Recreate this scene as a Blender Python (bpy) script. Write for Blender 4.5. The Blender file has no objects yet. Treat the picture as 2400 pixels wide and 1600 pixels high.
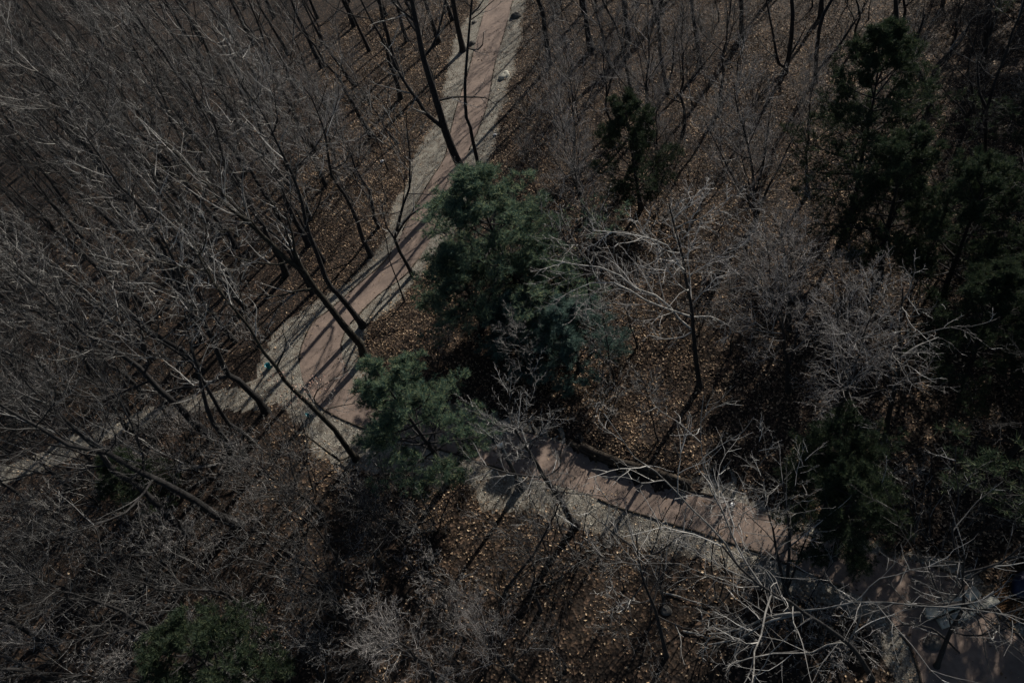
import bpy, math, random
import numpy as np
from mathutils import Vector, Matrix
from mathutils.geometry import tessellate_polygon

rng = np.random.default_rng(11)
random.seed(11)
scene = bpy.context.scene
col = scene.collection

# ------------------------------------------------------------------ camera
PITCH, ROLL, FPX, CAMH = math.radians(48), math.radians(21), 1600.0, 25.0
FW = np.array([0, math.cos(PITCH), -math.sin(PITCH)])
R0 = np.array([1.0, 0, 0]); U0 = np.array([0, math.sin(PITCH), math.cos(PITCH)])
RT = math.cos(ROLL) * R0 - math.sin(ROLL) * U0
UP = math.sin(ROLL) * R0 + math.cos(ROLL) * U0
cam_d = bpy.data.cameras.new('camera'); cam = bpy.data.objects.new('camera', cam_d); col.objects.link(cam)
M = Matrix(((RT[0], UP[0], -FW[0], 0), (RT[1], UP[1], -FW[1], 0), (RT[2], UP[2], -FW[2], CAMH), (0, 0, 0, 1)))
cam.matrix_world = M
cam_d.sensor_width = 36; cam_d.lens = 24; cam_d.clip_end = 1000
scene.camera = cam

# ------------------------------------------------------------------ sky, sun, exposure
SUN_AZ, SUN_EL = math.radians(39.5), math.radians(32)
w = bpy.data.worlds.new('World'); scene.world = w; w.use_nodes = True
nt = w.node_tree; nt.nodes.clear()
sky = nt.nodes.new('ShaderNodeTexSky'); sky.sky_type = 'NISHITA'; sky.sun_disc = False
sky.sun_elevation = SUN_EL; sky.sun_rotation = math.pi / 2 - SUN_AZ
bg = nt.nodes.new('ShaderNodeBackground'); bg.inputs[1].default_value = 0.05
out = nt.nodes.new('ShaderNodeOutputWorld')
nt.links.new(sky.outputs[0], bg.inputs[0]); nt.links.new(bg.outputs[0], out.inputs[0])
sd = bpy.data.lights.new('sun', 'SUN'); sd.energy = 5.0; sd.angle = math.radians(0.5); sd.color = (1.0, 0.93, 0.84)
so = bpy.data.objects.new('sun', sd); col.objects.link(so)
sdir = Vector((math.cos(SUN_AZ) * math.cos(SUN_EL), math.sin(SUN_AZ) * math.cos(SUN_EL), math.sin(SUN_EL)))
so.rotation_euler = (-sdir).to_track_quat('-Z', 'Y').to_euler()
so.location = (30, 30, 40)
vs = scene.view_settings
vs.view_transform = 'Standard'; vs.look = 'None'; vs.gamma = 1.0; vs.exposure = 0.38; vs.use_curve_mapping = False
scene.cycles.max_bounces = 2
scene.cycles.diffuse_bounces = 2
scene.cycles.adaptive_threshold = 0.03
scene.cycles.debug_use_spatial_splits = True

# ------------------------------------------------------------------ geometry of the view
def ray(x, y):
    return FW + ((x - 1200) / FPX) * RT - ((y - 800) / FPX) * UP
def at_z(x, y, z=0.0):
    d = ray(x, y); s = (z - CAMH) / d[2]
    return np.array([0, 0, CAMH]) + s * d
def at_y(x, y, Y):
    d = ray(x, y); s = Y / d[1]
    return np.array([0, 0, CAMH]) + s * d
def project(p):
    q = np.asarray(p, float) - np.array([0, 0, CAMH])
    dz = q @ FW
    return np.stack([1200 + FPX * (q @ RT) / dz, 800 - FPX * (q @ UP) / dz], -1)
def inpoly(P, poly):
    P = np.asarray(P, float); x, y = P[:, 0], P[:, 1]
    c = np.zeros(len(P), bool); n = len(poly)
    for i in range(n):
        x1, y1 = poly[i]; x2, y2 = poly[(i + 1) % n]
        if y1 == y2: continue
        k = ((y1 > y) != (y2 > y)) & (x < (x2 - x1) * (y - y1) / (y2 - y1) + x1)
        c ^= k
    return c
def distpoly(P, poly, closed=True):
    P = np.asarray(P, float); best = np.full(len(P), 1e9); n = len(poly)
    for i in range(n if closed else n - 1):
        a = np.asarray(poly[i]); b = np.asarray(poly[(i + 1) % n]); ab = b - a
        t = np.clip(((P - a) @ ab) / max(ab @ ab, 1e-9), 0, 1)
        best = np.minimum(best, np.hypot(*(P - a - t[:, None] * ab).T))
    return best
def resample(pts, step, closed=False):
    pts = [np.asarray(p, float) for p in pts]; n = len(pts); outp = []
    for i in range(n if closed else n - 1):
        g = (lambda k: pts[k % n]) if closed else (lambda k: pts[min(max(k, 0), n - 1)])
        p0, p1, p2, p3 = g(i - 1), g(i), g(i + 1), g(i + 2)
        m = max(1, int(np.linalg.norm(p2 - p1) / step))
        for k in range(m):
            t = k / m
            outp.append(0.5 * (2 * p1 + (p2 - p0) * t + (2 * p0 - 5 * p1 + 4 * p2 - p3) * t * t + (3 * p1 - p0 - 3 * p2 + p3) * t ** 3))
    if not closed: outp.append(pts[-1])
    return np.array(outp)
def vnoise(P, sc, seed=0):
    # smooth value noise, vectorised, 2D
    r = np.random.default_rng(seed); T = r.random((64, 64))
    q = np.asarray(P, float)[:, :2] / sc + 1000; i = np.floor(q).astype(int); f = q - i; f = f * f * (3 - 2 * f)
    a = lambda dx, dy: T[(i[:, 0] + dx) % 64, (i[:, 1] + dy) % 64]
    return (a(0, 0) * (1 - f[:, 0]) + a(1, 0) * f[:, 0]) * (1 - f[:, 1]) + (a(0, 1) * (1 - f[:, 0]) + a(1, 1) * f[:, 0]) * f[:, 1]

ORD = ['first', 'second', 'third', 'fourth', 'fifth', 'sixth', 'seventh', 'eighth', 'ninth', 'tenth', 'eleventh', 'twelfth', 'thirteenth', 'fourteenth', 'fifteenth', 'sixteenth', 'seventeenth', 'eighteenth', 'nineteenth', 'twentieth'] + ['twenty-' + q for q in ('first', 'second', 'third', 'fourth', 'fifth', 'sixth', 'seventh', 'eighth', 'ninth')] + ['thirtieth'] + [t_ + '-' + q for t_ in ('thirty', 'forty', 'fifty', 'sixty', 'seventy') for q in ('first', 'second', 'third', 'fourth', 'fifth', 'sixth', 'seventh', 'eighth', 'ninth')]
# ------------------------------------------------------------------ materials
def new_mat(name):
    m = bpy.data.materials.new(name); m.use_nodes = True
    n = m.node_tree; b = n.nodes['Principled BSDF']
    b.inputs['Roughness'].default_value = 0.9
    b.inputs['Specular IOR Level'].default_value = 0.2
    return m, n, b
def ramp(n, fac, stops):
    r = n.nodes.new('ShaderNodeValToRGB'); e = r.color_ramp.elements
    while len(e) < len(stops): e.new(0.5)
    for k, (p, c) in enumerate(stops): e[k].position = p; e[k].color = (*c, 1)
    n.links.new(fac, r.inputs[0]); return r.outputs[0]
def noise(n, scale, detail=4, vec=None, rough=0.6):
    t = n.nodes.new('ShaderNodeTexNoise'); t.inputs['Scale'].default_value = scale; t.inputs['Detail'].default_value = detail
    t.inputs['Roughness'].default_value = rough
    if vec is not None: n.links.new(vec, t.inputs['Vector'])
    return t.outputs['Fac']
def objco(n): return n.nodes.new('ShaderNodeTexCoord').outputs['Object']
def bump(n, b, h, strength, dist=0.05):
    q = n.nodes.new('ShaderNodeBump'); q.inputs['Strength'].default_value = strength; q.inputs['Distance'].default_value = dist
    n.links.new(h, q.inputs['Height']); n.links.new(q.outputs[0], b.inputs['Normal'])
def mix(n, fac, a, b_):
    m = n.nodes.new('ShaderNodeMix'); m.data_type = 'RGBA'
    if isinstance(fac, float): m.inputs[0].default_value = fac
    else: n.links.new(fac, m.inputs[0])
    for i, v in ((6, a), (7, b_)):
        if isinstance(v, tuple): m.inputs[i].default_value = (*v, 1)
        else: n.links.new(v, m.inputs[i])
    return m.outputs[2]
def simple(name, stops, scale, bs=0.4, bd=0.02, rough=0.9, bscale=None):
    m, n, b = new_mat(name); co = objco(n)
    f = noise(n, scale, 6, co)
    n.links.new(ramp(n, f, stops), b.inputs['Base Color'])
    b.inputs['Roughness'].default_value = rough
    if bs: bump(n, b, noise(n, bscale or scale * 2, 6, co), bs, bd)
    return m
MAT = {}
MAT['bark'] = simple('bark_brown', [(0.3, (0.011, 0.0105, 0.0105)), (0.55, (0.026, 0.025, 0.0245)), (0.8, (0.056, 0.053, 0.049))], 9, 0.8, 0.03)
MAT['bark_moss'] = simple('bark_mossy', [(0.35, (0.012, 0.011, 0.009)), (0.6, (0.032, 0.029, 0.022)), (0.8, (0.06, 0.06, 0.03))], 5, 0.8, 0.03)
MAT['bark_pale'] = simple('bark_pale', [(0.3, (0.05, 0.048, 0.045)), (0.55, (0.15, 0.145, 0.135)), (0.8, (0.32, 0.31, 0.29))], 6, 0.4, 0.01)
def twig_mat(name, a, c):
    m, n, b = new_mat(name)
    g = n.nodes.new('ShaderNodeNewGeometry')
    n.links.new(ramp(n, g.outputs['Random Per Island'], [(0.0, a), (0.55, tuple(x * .7 + y * .3 for x, y in zip(a, c))), (1.0, c)]), b.inputs['Base Color'])
    return m
MAT['twig'] = twig_mat('twig_grey', (0.08, 0.077, 0.073), (0.46, 0.445, 0.415))
MAT['twig_dark'] = twig_mat('twig_dark', (0.018, 0.0175, 0.017), (0.23, 0.225, 0.215))  # darker twigs for left and outer stands, shade painted into their colour
MAT['twig_pale'] = twig_mat('twig_pale', (0.16, 0.155, 0.145), (0.55, 0.53, 0.50))
MAT['twig_purple'] = twig_mat('twig_purple', (0.08, 0.075, 0.072), (0.40, 0.38, 0.36))
MAT['bark_white'] = simple('bark_white', [(0.3, (0.10, 0.096, 0.09)), (0.55, (0.30, 0.29, 0.27)), (0.8, (0.50, 0.48, 0.45))], 6, 0.4, 0.01)
MAT['twig_black'] = twig_mat('twig_black', (0.008, 0.008, 0.008), (0.11, 0.108, 0.104))  # near-black twigs for rim trees, edge darkening painted into the colour
MAT['twig_fine_edge_shade'] = twig_mat('twig_fine_edge_shade', (0.005, 0.005, 0.005), (0.03, 0.0295, 0.029))
MAT['twig_fine'] = twig_mat('twig_fine_brown', (0.034, 0.032, 0.030), (0.20, 0.19, 0.177))
MAT['twig_fine_dark'] = twig_mat('twig_fine_dark', (0.010, 0.0096, 0.0092), (0.06, 0.057, 0.054))
MAT['twig_fine_purple'] = twig_mat('twig_fine_purple', (0.05, 0.046, 0.044), (0.25, 0.235, 0.222))
MAT['twig_fine_pale'] = twig_mat('twig_fine_pale', (0.16, 0.15, 0.14), (0.40, 0.375, 0.35))
FINE = {'twig': 'twig_fine', 'twig_dark': 'twig_fine_dark', 'twig_purple': 'twig_fine_purple', 'twig_pale': 'twig_fine_pale', 'twig_black': 'twig_fine_edge_shade'}
MAT['log'] = simple('weathered_log', [(0.3, (0.018, 0.015, 0.012)), (0.7, (0.06, 0.048, 0.036))], 4, 0.6, 0.02)
MAT['stone'] = simple('pale_stone', [(0.25, (0.22, 0.21, 0.17)), (0.6, (0.42, 0.41, 0.35)), (0.85, (0.55, 0.53, 0.46))], 5, 0.7, 0.03)
MAT['rock'] = simple('grey_rock', [(0.3, (0.035, 0.034, 0.032)), (0.7, (0.12, 0.112, 0.10))], 4, 0.7, 0.04)
MAT['metal'] = simple('dark_painted_metal', [(0.4, (0.016, 0.022, 0.026)), (0.7, (0.035, 0.045, 0.05))], 7, 0.2, 0.004, 0.45)
MAT['teal'] = simple('teal_plastic', [(0.4, (0.01, 0.16, 0.19)), (0.7, (0.012, 0.17, 0.19))], 9, 0.2, 0.01, 0.3)
MAT['navy'] = simple('navy_tarpaulin', [(0.4, (0.008, 0.011, 0.028)), (0.7, (0.02, 0.027, 0.06))], 6, 0.3, 0.02, 0.4)
MAT['white'] = simple('white_scrap', [(0.4, (0.6, 0.6, 0.6)), (0.7, (0.85, 0.85, 0.83))], 20, 0.3, 0.01, 0.5)
MAT['wood'] = simple('fresh_broken_wood', [(0.3, (0.45, 0.25, 0.15)), (0.7, (0.8, 0.68, 0.58))], 5, 0.3, 0.01)
def glassy(name):
    m, n, b = new_mat(name); b.inputs['Base Color'].default_value = (0.7, 0.72, 0.7, 1); b.inputs['Roughness'].default_value = 0.25
    return m
MAT['lamp_glass'] = glassy('frosted_lamp_glass')

# forest floor
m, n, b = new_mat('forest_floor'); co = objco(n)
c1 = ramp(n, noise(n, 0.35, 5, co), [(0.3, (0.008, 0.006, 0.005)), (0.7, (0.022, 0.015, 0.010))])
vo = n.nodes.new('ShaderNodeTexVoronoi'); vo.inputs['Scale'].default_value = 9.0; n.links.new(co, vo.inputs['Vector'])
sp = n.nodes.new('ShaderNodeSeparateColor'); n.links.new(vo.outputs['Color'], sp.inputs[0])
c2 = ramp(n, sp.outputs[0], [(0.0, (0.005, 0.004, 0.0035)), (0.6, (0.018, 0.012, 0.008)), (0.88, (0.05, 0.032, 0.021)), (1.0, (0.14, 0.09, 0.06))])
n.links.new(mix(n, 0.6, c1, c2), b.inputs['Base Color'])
bump(n, b, vo.outputs['Distance'], 0.8, 0.06)
MAT['floor'] = m
# gravel verge
m, n, b = new_mat('gravel_verge'); co = objco(n)
c1 = ramp(n, noise(n, 0.9, 6, co), [(0.3, (0.072, 0.067, 0.057)), (0.55, (0.148, 0.138, 0.116)), (0.75, (0.25, 0.232, 0.192))])
vo = n.nodes.new('ShaderNodeTexVoronoi'); vo.inputs['Scale'].default_value = 22.0; n.links.new(co, vo.inputs['Vector'])
sp = n.nodes.new('ShaderNodeSeparateColor'); n.links.new(vo.outputs['Color'], sp.inputs[0])
c2 = ramp(n, sp.outputs[0], [(0.0, (0.05, 0.045, 0.038)), (0.4, (0.18, 0.168, 0.14)), (1.0, (0.36, 0.335, 0.28))])
c3 = mix(n, 0.5, c1, c2)
dirt = ramp(n, noise(n, 2.3, 6, co), [(0.46, (0, 0, 0)), (0.66, (1, 1, 1))])
at = n.nodes.new('ShaderNodeAttribute'); at.attribute_name = 'rim'
rn = n.nodes.new('ShaderNodeMath'); rn.operation = 'MULTIPLY_ADD'; n.links.new(noise(n, 2.6, 7, co, 0.75), rn.inputs[0]); rn.inputs[1].default_value = 1.5; n.links.new(at.outputs['Fac'], rn.inputs[2])
soil = ramp(n, rn.outputs[0], [(0.58, (0, 0, 0)), (0.95, (1, 1, 1))])   # gravel washed over by soil near its rim
gcol = mix(n, dirt, c3, mix(n, 0.75, c3, (0.07, 0.052, 0.038)))
scol = ramp(n, noise(n, 14, 5, co), [(0.35, (0.018, 0.013, 0.009)), (0.7, (0.075, 0.053, 0.036))])
n.links.new(mix(n, soil, gcol, scol), b.inputs['Base Color'])
bump(n, b, vo.outputs['Distance'], 0.7, 0.03); MAT['gravel'] = m
# brown trail
m, n, b = new_mat('red_brown_trail'); co = objco(n)
c1 = ramp(n, noise(n, 0.6, 6, co), [(0.3, (0.105, 0.082, 0.070)), (0.5, (0.175, 0.135, 0.113)), (0.75, (0.27, 0.205, 0.163))])
c2 = ramp(n, noise(n, 38, 3, co), [(0.35, (0.10, 0.076, 0.062)), (0.6, (0.26, 0.195, 0.155))])
c3 = mix(n, 0.3, c1, c2)
c3 = mix(n, ramp(n, noise(n, 4.5, 8, co, 0.75), [(0.42, (0, 0, 0)), (0.62, (.55, .55, .55))]), c3, (0.115, 0.088, 0.072))
dirt = ramp(n, noise(n, 1.5, 7, co, 0.7), [(0.48, (0, 0, 0)), (0.68, (1, 1, 1))])
n.links.new(mix(n, dirt, c3, mix(n, 0.6, c3, (0.085, 0.066, 0.056))), b.inputs['Base Color'])
bump(n, b, noise(n, 60, 4, co), 0.5, 0.015); MAT['trail'] = m
# leaves, needles, coir
def leaf_mat(name, stops, trans, patch=None):
    m, n, b = new_mat(name); g = n.nodes.new('ShaderNodeNewGeometry')
    c = ramp(n, g.outputs['Random Per Island'], stops)
    if patch:   # drifts of darker, damper leaves and of fresher ones
        pv = n.nodes.new('ShaderNodeMix'); pv.data_type = 'RGBA'; pv.blend_type = 'MULTIPLY'; pv.inputs[0].default_value = 1.0
        n.links.new(c, pv.inputs[6]); n.links.new(ramp(n, noise(n, 0.8, 5, objco(n)), [(0.35, (patch[0],) * 3), (0.65, (patch[1], patch[1] * .97, patch[1] * .93))]), pv.inputs[7]); c = pv.outputs[2]
    n.links.new(c, b.inputs['Base Color']); b.inputs['Roughness'].default_value = 0.65
    tr = n.nodes.new('ShaderNodeBsdfTranslucent'); n.links.new(c, tr.inputs[0])
    mx = n.nodes.new('ShaderNodeMixShader'); mx.inputs[0].default_value = trans
    o = n.nodes['Material Output']
    n.links.new(b.outputs[0], mx.inputs[1]); n.links.new(tr.outputs[0], mx.inputs[2]); n.links.new(mx.outputs[0], o.inputs[0])
    return m
MAT['leaf'] = leaf_mat('dry_leaf', [(0.0, (0.030, 0.019, 0.012)), (0.45, (0.155, 0.103, 0.064)), (0.82, (0.31, 0.222, 0.143)), (1.0, (0.47, 0.37, 0.26))], 0.12, (0.4, 1.5))
MAT['leaf_pink'] = leaf_mat('withered_leaf', [(0.0, (0.20, 0.11, 0.08)), (1.0, (0.60, 0.42, 0.34))], 0.3)
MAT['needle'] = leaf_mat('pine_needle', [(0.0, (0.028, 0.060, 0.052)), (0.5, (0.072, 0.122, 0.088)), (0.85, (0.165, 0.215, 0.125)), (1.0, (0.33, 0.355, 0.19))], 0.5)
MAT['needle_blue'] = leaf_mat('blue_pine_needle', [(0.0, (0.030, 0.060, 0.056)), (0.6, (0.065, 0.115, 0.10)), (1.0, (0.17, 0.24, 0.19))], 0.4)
MAT['needle_shade'] = leaf_mat('shaded_pine_needle', [(0.0, (0.012, 0.024, 0.016)), (0.6, (0.028, 0.044, 0.024)), (0.9, (0.055, 0.072, 0.036)), (1.0, (0.11, 0.12, 0.06))], 0.3)  # darkened copy of the pine needles, shade painted into the colour
MAT['coir'] = simple('coir_mat', [(0.35, (0.035, 0.019, 0.009)), (0.65, (0.11, 0.06, 0.026))], 14, 0.9, 0.05)

# ------------------------------------------------------------------ mesh helpers
def mesh_np(name, verts, faces_list, smooth=False):
    """faces_list: list of (F,k) int arrays."""
    me = bpy.data.meshes.new(name)
    V = np.ascontiguousarray(verts, np.float32)
    me.vertices.add(len(V)); me.vertices.foreach_set('co', V.ravel())
    loops = np.concatenate([f.ravel() for f in faces_list]).astype(np.int32)
    sizes = np.concatenate([np.full(len(f), f.shape[1]) for f in faces_list]).astype(np.int32)
    starts = np.concatenate([[0], np.cumsum(sizes)[:-1]]).astype(np.int32)
    me.loops.add(len(loops)); me.loops.foreach_set('vertex_index', loops)
    me.polygons.add(len(sizes)); me.polygons.foreach_set('loop_start', starts)
    if smooth: me.polygons.foreach_set('use_smooth', np.ones(len(sizes), bool))
    me.update(calc_edges=True)
    return me
def obj(name, me, mat=None, parent=None, loc=None):
    o = bpy.data.objects.new(name, me)
    if mat is not None and not me.materials: me.materials.append(MAT[mat])
    col.objects.link(o)
    if parent is not None: o.parent = parent
    if loc is not None: o.location = loc
    return o
def empty(name, loc=(0, 0, 0)):
    o = bpy.data.objects.new(name, None); o.empty_display_size = 0.3; col.objects.link(o); o.location = loc; return o
def tag(o, label=None, cat=None, group=None, kind=None):
    if label: o['label'] = label
    if cat: o['category'] = cat
    if group: o['group'] = group
    if kind: o['kind'] = kind
    return o
def tube_arrays(pts, rad, s, caps=False):
    N, k, _ = pts.shape
    T = pts[:, -1] - pts[:, 0]; T /= np.linalg.norm(T, axis=1, keepdims=True) + 1e-9
    ref = np.where(np.abs(T[:, 2:3]) > 0.8, np.array([[1.0, 0, 0]]), np.array([[0, 0, 1.0]]))
    U = np.cross(T, ref); U /= np.linalg.norm(U, axis=1, keepdims=True) + 1e-9
    W = np.cross(T, U)
    a = np.arange(s) * 2 * math.pi / s
    ring = np.cos(a)[None, :, None] * U[:, None] + np.sin(a)[None, :, None] * W[:, None]
    V = pts[:, :, None, :] + rad[:, :, None, None] * ring[:, None]
    idx = np.arange(N * k * s).reshape(N, k, s)
    A = idx[:, :-1, :]; B = np.roll(A, -1, 2); D = idx[:, 1:, :]; C = np.roll(D, -1, 2)
    F = np.stack([A, B, C, D], -1).reshape(-1, 4)
    return V.reshape(-1, 3), F
def join(arrs):
    vs, fs, o = [], [], 0
    for V, F in arrs:
        vs.append(V); fs.append(F + o); o += len(V)
    return np.concatenate(vs), fs
def tube_mesh(name, groups, smooth=True):
    V, fs = join([tube_arrays(p, r, s) for p, r, s in groups])
    return mesh_np(name, V, fs, smooth)
def box_mesh(name, sx, sy, sz, jit=0.0, bev=0.0, seed=0):
    r = np.random.default_rng(seed); b = bev
    v = []
    for z, q in ((0, 0), (sz - b, 0), (sz, b)):
        for x, y in ((-1, -1), (1, -1), (1, 1), (-1, 1)):
            v.append((x * (sx / 2 - q), y * (sy / 2 - q), z))
    v = np.array(v) + r.normal(0, jit, (12, 3)) if jit else np.array(v)
    f = [(0, 3, 2, 1), (8, 9, 10, 11)]
    for l in (0, 4):
        for i in range(4): f.append((l + i, l + (i + 1) % 4, l + 4 + (i + 1) % 4, l + 4 + i))
    return mesh_np(name, v, [np.array(f)])
def lathe(name, prof, s=16, smooth=True):
    V = []
    for r, z in prof:
        for i in range(s):
            a = 2 * math.pi * i / s; V.append((r * math.cos(a), r * math.sin(a), z))
    F = []
    for k in range(len(prof) - 1):
        for i in range(s): F.append((k * s + i, k * s + (i + 1) % s, (k + 1) * s + (i + 1) % s, (k + 1) * s + i))
    me = mesh_np(name, np.array(V), [np.array(F), np.arange(s)[None, ::-1], (np.arange(s) + (len(prof) - 1) * s)[None]], smooth)
    return me

# ------------------------------------------------------------------ trail layout (traced on the ground plane)
TRAIL_L = [(1190, -160), (1160, -60), (1147, 0), (1133, 36), (1117, 94), (1099, 166), (1074, 240), (1058, 302), (1042, 370), (1008, 425), (970, 490),
           (935, 560), (904, 611), (845, 663), (766, 732), (737, 751), (722, 776), (709, 807), (702, 835), (703, 858), (709, 886),
           (719, 912), (734, 935), (753, 956), (782, 973), (822, 992), (900, 1020), (980, 1040), (1060, 1062), (1140, 1088), (1220, 1114), (1300, 1136),
           (1369, 1155), (1438, 1186), (1524, 1212), (1593, 1234), (1700, 1268), (1800, 1304), (1900, 1346), (2000, 1390), (2080, 1440), (2130, 1510), (2160, 1600), (2170, 1700)]
TRAIL_R = [(1270, -160), (1225, -60), (1203, 0), (1185, 70), (1162, 147), (1145, 235), (1128, 290), (1108, 335), (1090, 375), (1068, 430), (1035, 500), (1005, 570),
           (952, 644), (894, 686), (843, 736), (818, 763), (806, 785), (800, 805), (802, 835), (815, 870), (838, 905), (880, 930), (950, 950), (1040, 964),
           (1130, 985), (1220, 1008), (1300, 1032), (1340, 1047), (1383, 1071), (1455, 1100), (1529, 1122), (1618, 1152), (1720, 1172), (1800, 1204), (1870, 1240),
           (1950, 1275), (2050, 1300), (2150, 1318), (2250, 1352), (2310, 1400), (2345, 1450), (2400, 1500), (2460, 1560), (2480, 1700)]
GRAV_L = [(1150, -160), (1135, -60), (1122, 0), (1105, 34), (1083, 66), (1061, 121), (1052, 170), (1038, 235), (1013, 304), (988, 341), (962, 400), (938, 460), (910, 540),
          (883, 600), (833, 652), (793, 684), (741, 716), (713, 730), (657, 768), (632, 803), (615, 832), (612, 870), (590, 900), (523, 915), (458, 927), (420, 944), (357, 961),
          (324, 972), (248, 997), (200, 1020), (100, 1062), (0, 1100), (-120, 1140),
          (-120, 1200), (0, 1140), (100, 1098), (229, 1034), (277, 1014), (319, 996), (372, 980), (430, 968), (477, 960), (583, 948), (650, 945), (690, 970), (712, 1005), (728, 1045), (745, 1078), (791, 1086), (850, 1090),
          (920, 1110), (980, 1122), (1030, 1136), (1085, 1138), (1140, 1178), (1200, 1184), (1260, 1190), (1340, 1228), (1400, 1243), (1480, 1262), (1560, 1284),
          (1650, 1305), (1750, 1345), (1850, 1385), (1960, 1420), (2030, 1470), (2070, 1540), (2090, 1620), (2100, 1720)]
GRAV_R = [(1300, -160), (1255, -60), (1232, 0), (1222, 60), (1205, 140), (1190, 200), (1172, 260), (1160, 330), (1140, 380), (1110, 440), (1070, 520), (1030, 590), (975, 650),
          (948, 700), (905, 726), (875, 745), (856, 762), (846, 800), (848, 838), (862, 870), (900, 905), (960, 930), (1050, 945), (1140, 965), (1230, 988), (1310, 1015), (1350, 1040),
          (1383, 1062), (1455, 1090), (1529, 1112), (1625, 1130), (1680, 1100), (1740, 1120), (1800, 1165), (1880, 1210), (1960, 1250), (2060, 1278), (2160, 1296), (2270, 1335),
          (2330, 1390), (2365, 1440), (2420, 1490), (2490, 1540), (2530, 1700)]
g2 = lambda L: [at_z(x, y)[:2] for x, y in L]
trail_l = resample(g2(TRAIL_L), 0.5); trail_r = resample(g2(TRAIL_R), 0.5)
grav_l = resample(g2(GRAV_L), 0.4); grav_r = resample(g2(GRAV_R), 0.4)
def roughen(P, amp, seed):
    r = np.random.default_rng(seed); n_ = (vnoise(P, 1.1, seed) - 0.5) * 2 * amp + (vnoise(P, 0.45, seed + 1) - 0.5) * amp
    T = np.gradient(P, axis=0); N = np.stack([-T[:, 1], T[:, 0]], 1); N /= np.linalg.norm(N, axis=1, keepdims=True) + 1e-9
    return P + N * n_[:, None]
grav_l = roughen(grav_l, 0.26, 3); grav_r = roughen(grav_r, 0.3, 7)
trail_poly = np.concatenate([trail_l, trail_r[::-1]]); grav_poly = np.concatenate([grav_l, grav_r[::-1]])
def sheet(name, poly, z, mat):
    tris = tessellate_polygon([[Vector((p[0], p[1], 0)) for p in poly]])
    V = np.column_stack([poly, np.full(len(poly), z)])
    F = np.array(tris)
    a, b_, c = V[F[:, 0]], V[F[:, 1]], V[F[:, 2]]
    fl = np.cross(b_ - a, c - a)[:, 2] < 0
    F[fl] = F[fl][:, ::-1]
    return tag(obj(name, mesh_np(name, V, [F]), mat), kind='structure')

# signed distance to the gravel outline on a grid (negative inside)
GX0, GY0, GS = -70.0, -14.0, 0.25
_gx = np.arange(GX0, 62, GS); _gy = np.arange(GY0, 132, GS); _X, _Y = np.meshgrid(_gx, _gy, indexing='ij')
_P = np.column_stack([_X.ravel(), _Y.ravel()])
_coarse = grav_poly[::1]
_D = np.full(len(_P), 1e9, np.float32)
_Pf = _P.astype(np.float32)
for _k in range(0, len(_coarse)):
    _a = _coarse[_k]; _dx = _Pf[:, 0] - np.float32(_a[0]); _dy = _Pf[:, 1] - np.float32(_a[1]); np.minimum(_D, _dx * _dx + _dy * _dy, out=_D)
_D = np.sqrt(_D); _D[inpoly(_P, grav_poly)] *= -1
SDF = _D.reshape(_X.shape).astype(float)
def sdist(P):
    P = np.asarray(P, float); x = np.clip((P[:, 0] - GX0) / GS, 0, SDF.shape[0] - 1.001); y = np.clip((P[:, 1] - GY0) / GS, 0, SDF.shape[1] - 1.001)
    i = x.astype(int); j = y.astype(int); u = x - i; v = y - j
    return (SDF[i, j] * (1 - u) + SDF[i + 1, j] * u) * (1 - v) + (SDF[i, j + 1] * (1 - u) + SDF[i + 1, j + 1] * u) * v
# wall line and bank
WALL_PX = [(1330, 1043), (1383, 1071), (1455, 1100), (1529, 1122), (1618, 1152)]
wall = np.array(g2(WALL_PX))
def terrain(P):
    P = np.asarray(P, float)[:, :2]
    d = np.maximum(sdist(P), 0)
    k = np.clip((d - 0.3) / 5, 0, 1); k = k * k * (3 - 2 * k)
    h = k * ((vnoise(P, 7, 21) - 0.5) * 0.9 + (vnoise(P, 2.5, 22) - 0.5) * 0.3)
    dw = distpoly(P, wall, False)
    bank = 0.42 * np.clip(1 - (dw - 1.0) / 3.5, 0, 1) * (d > 0.02)
    side = (P @ np.array([0.68, 0.73])) > (wall[0] @ np.array([0.68, 0.73])) - 0.6
    ed = np.clip((d - 0.02) / 0.45, 0, 1)
    return np.where(side, np.maximum(h, bank * ed), h)
def tz(x, y): return float(terrain(np.array([[x, y]]))[0])

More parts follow.
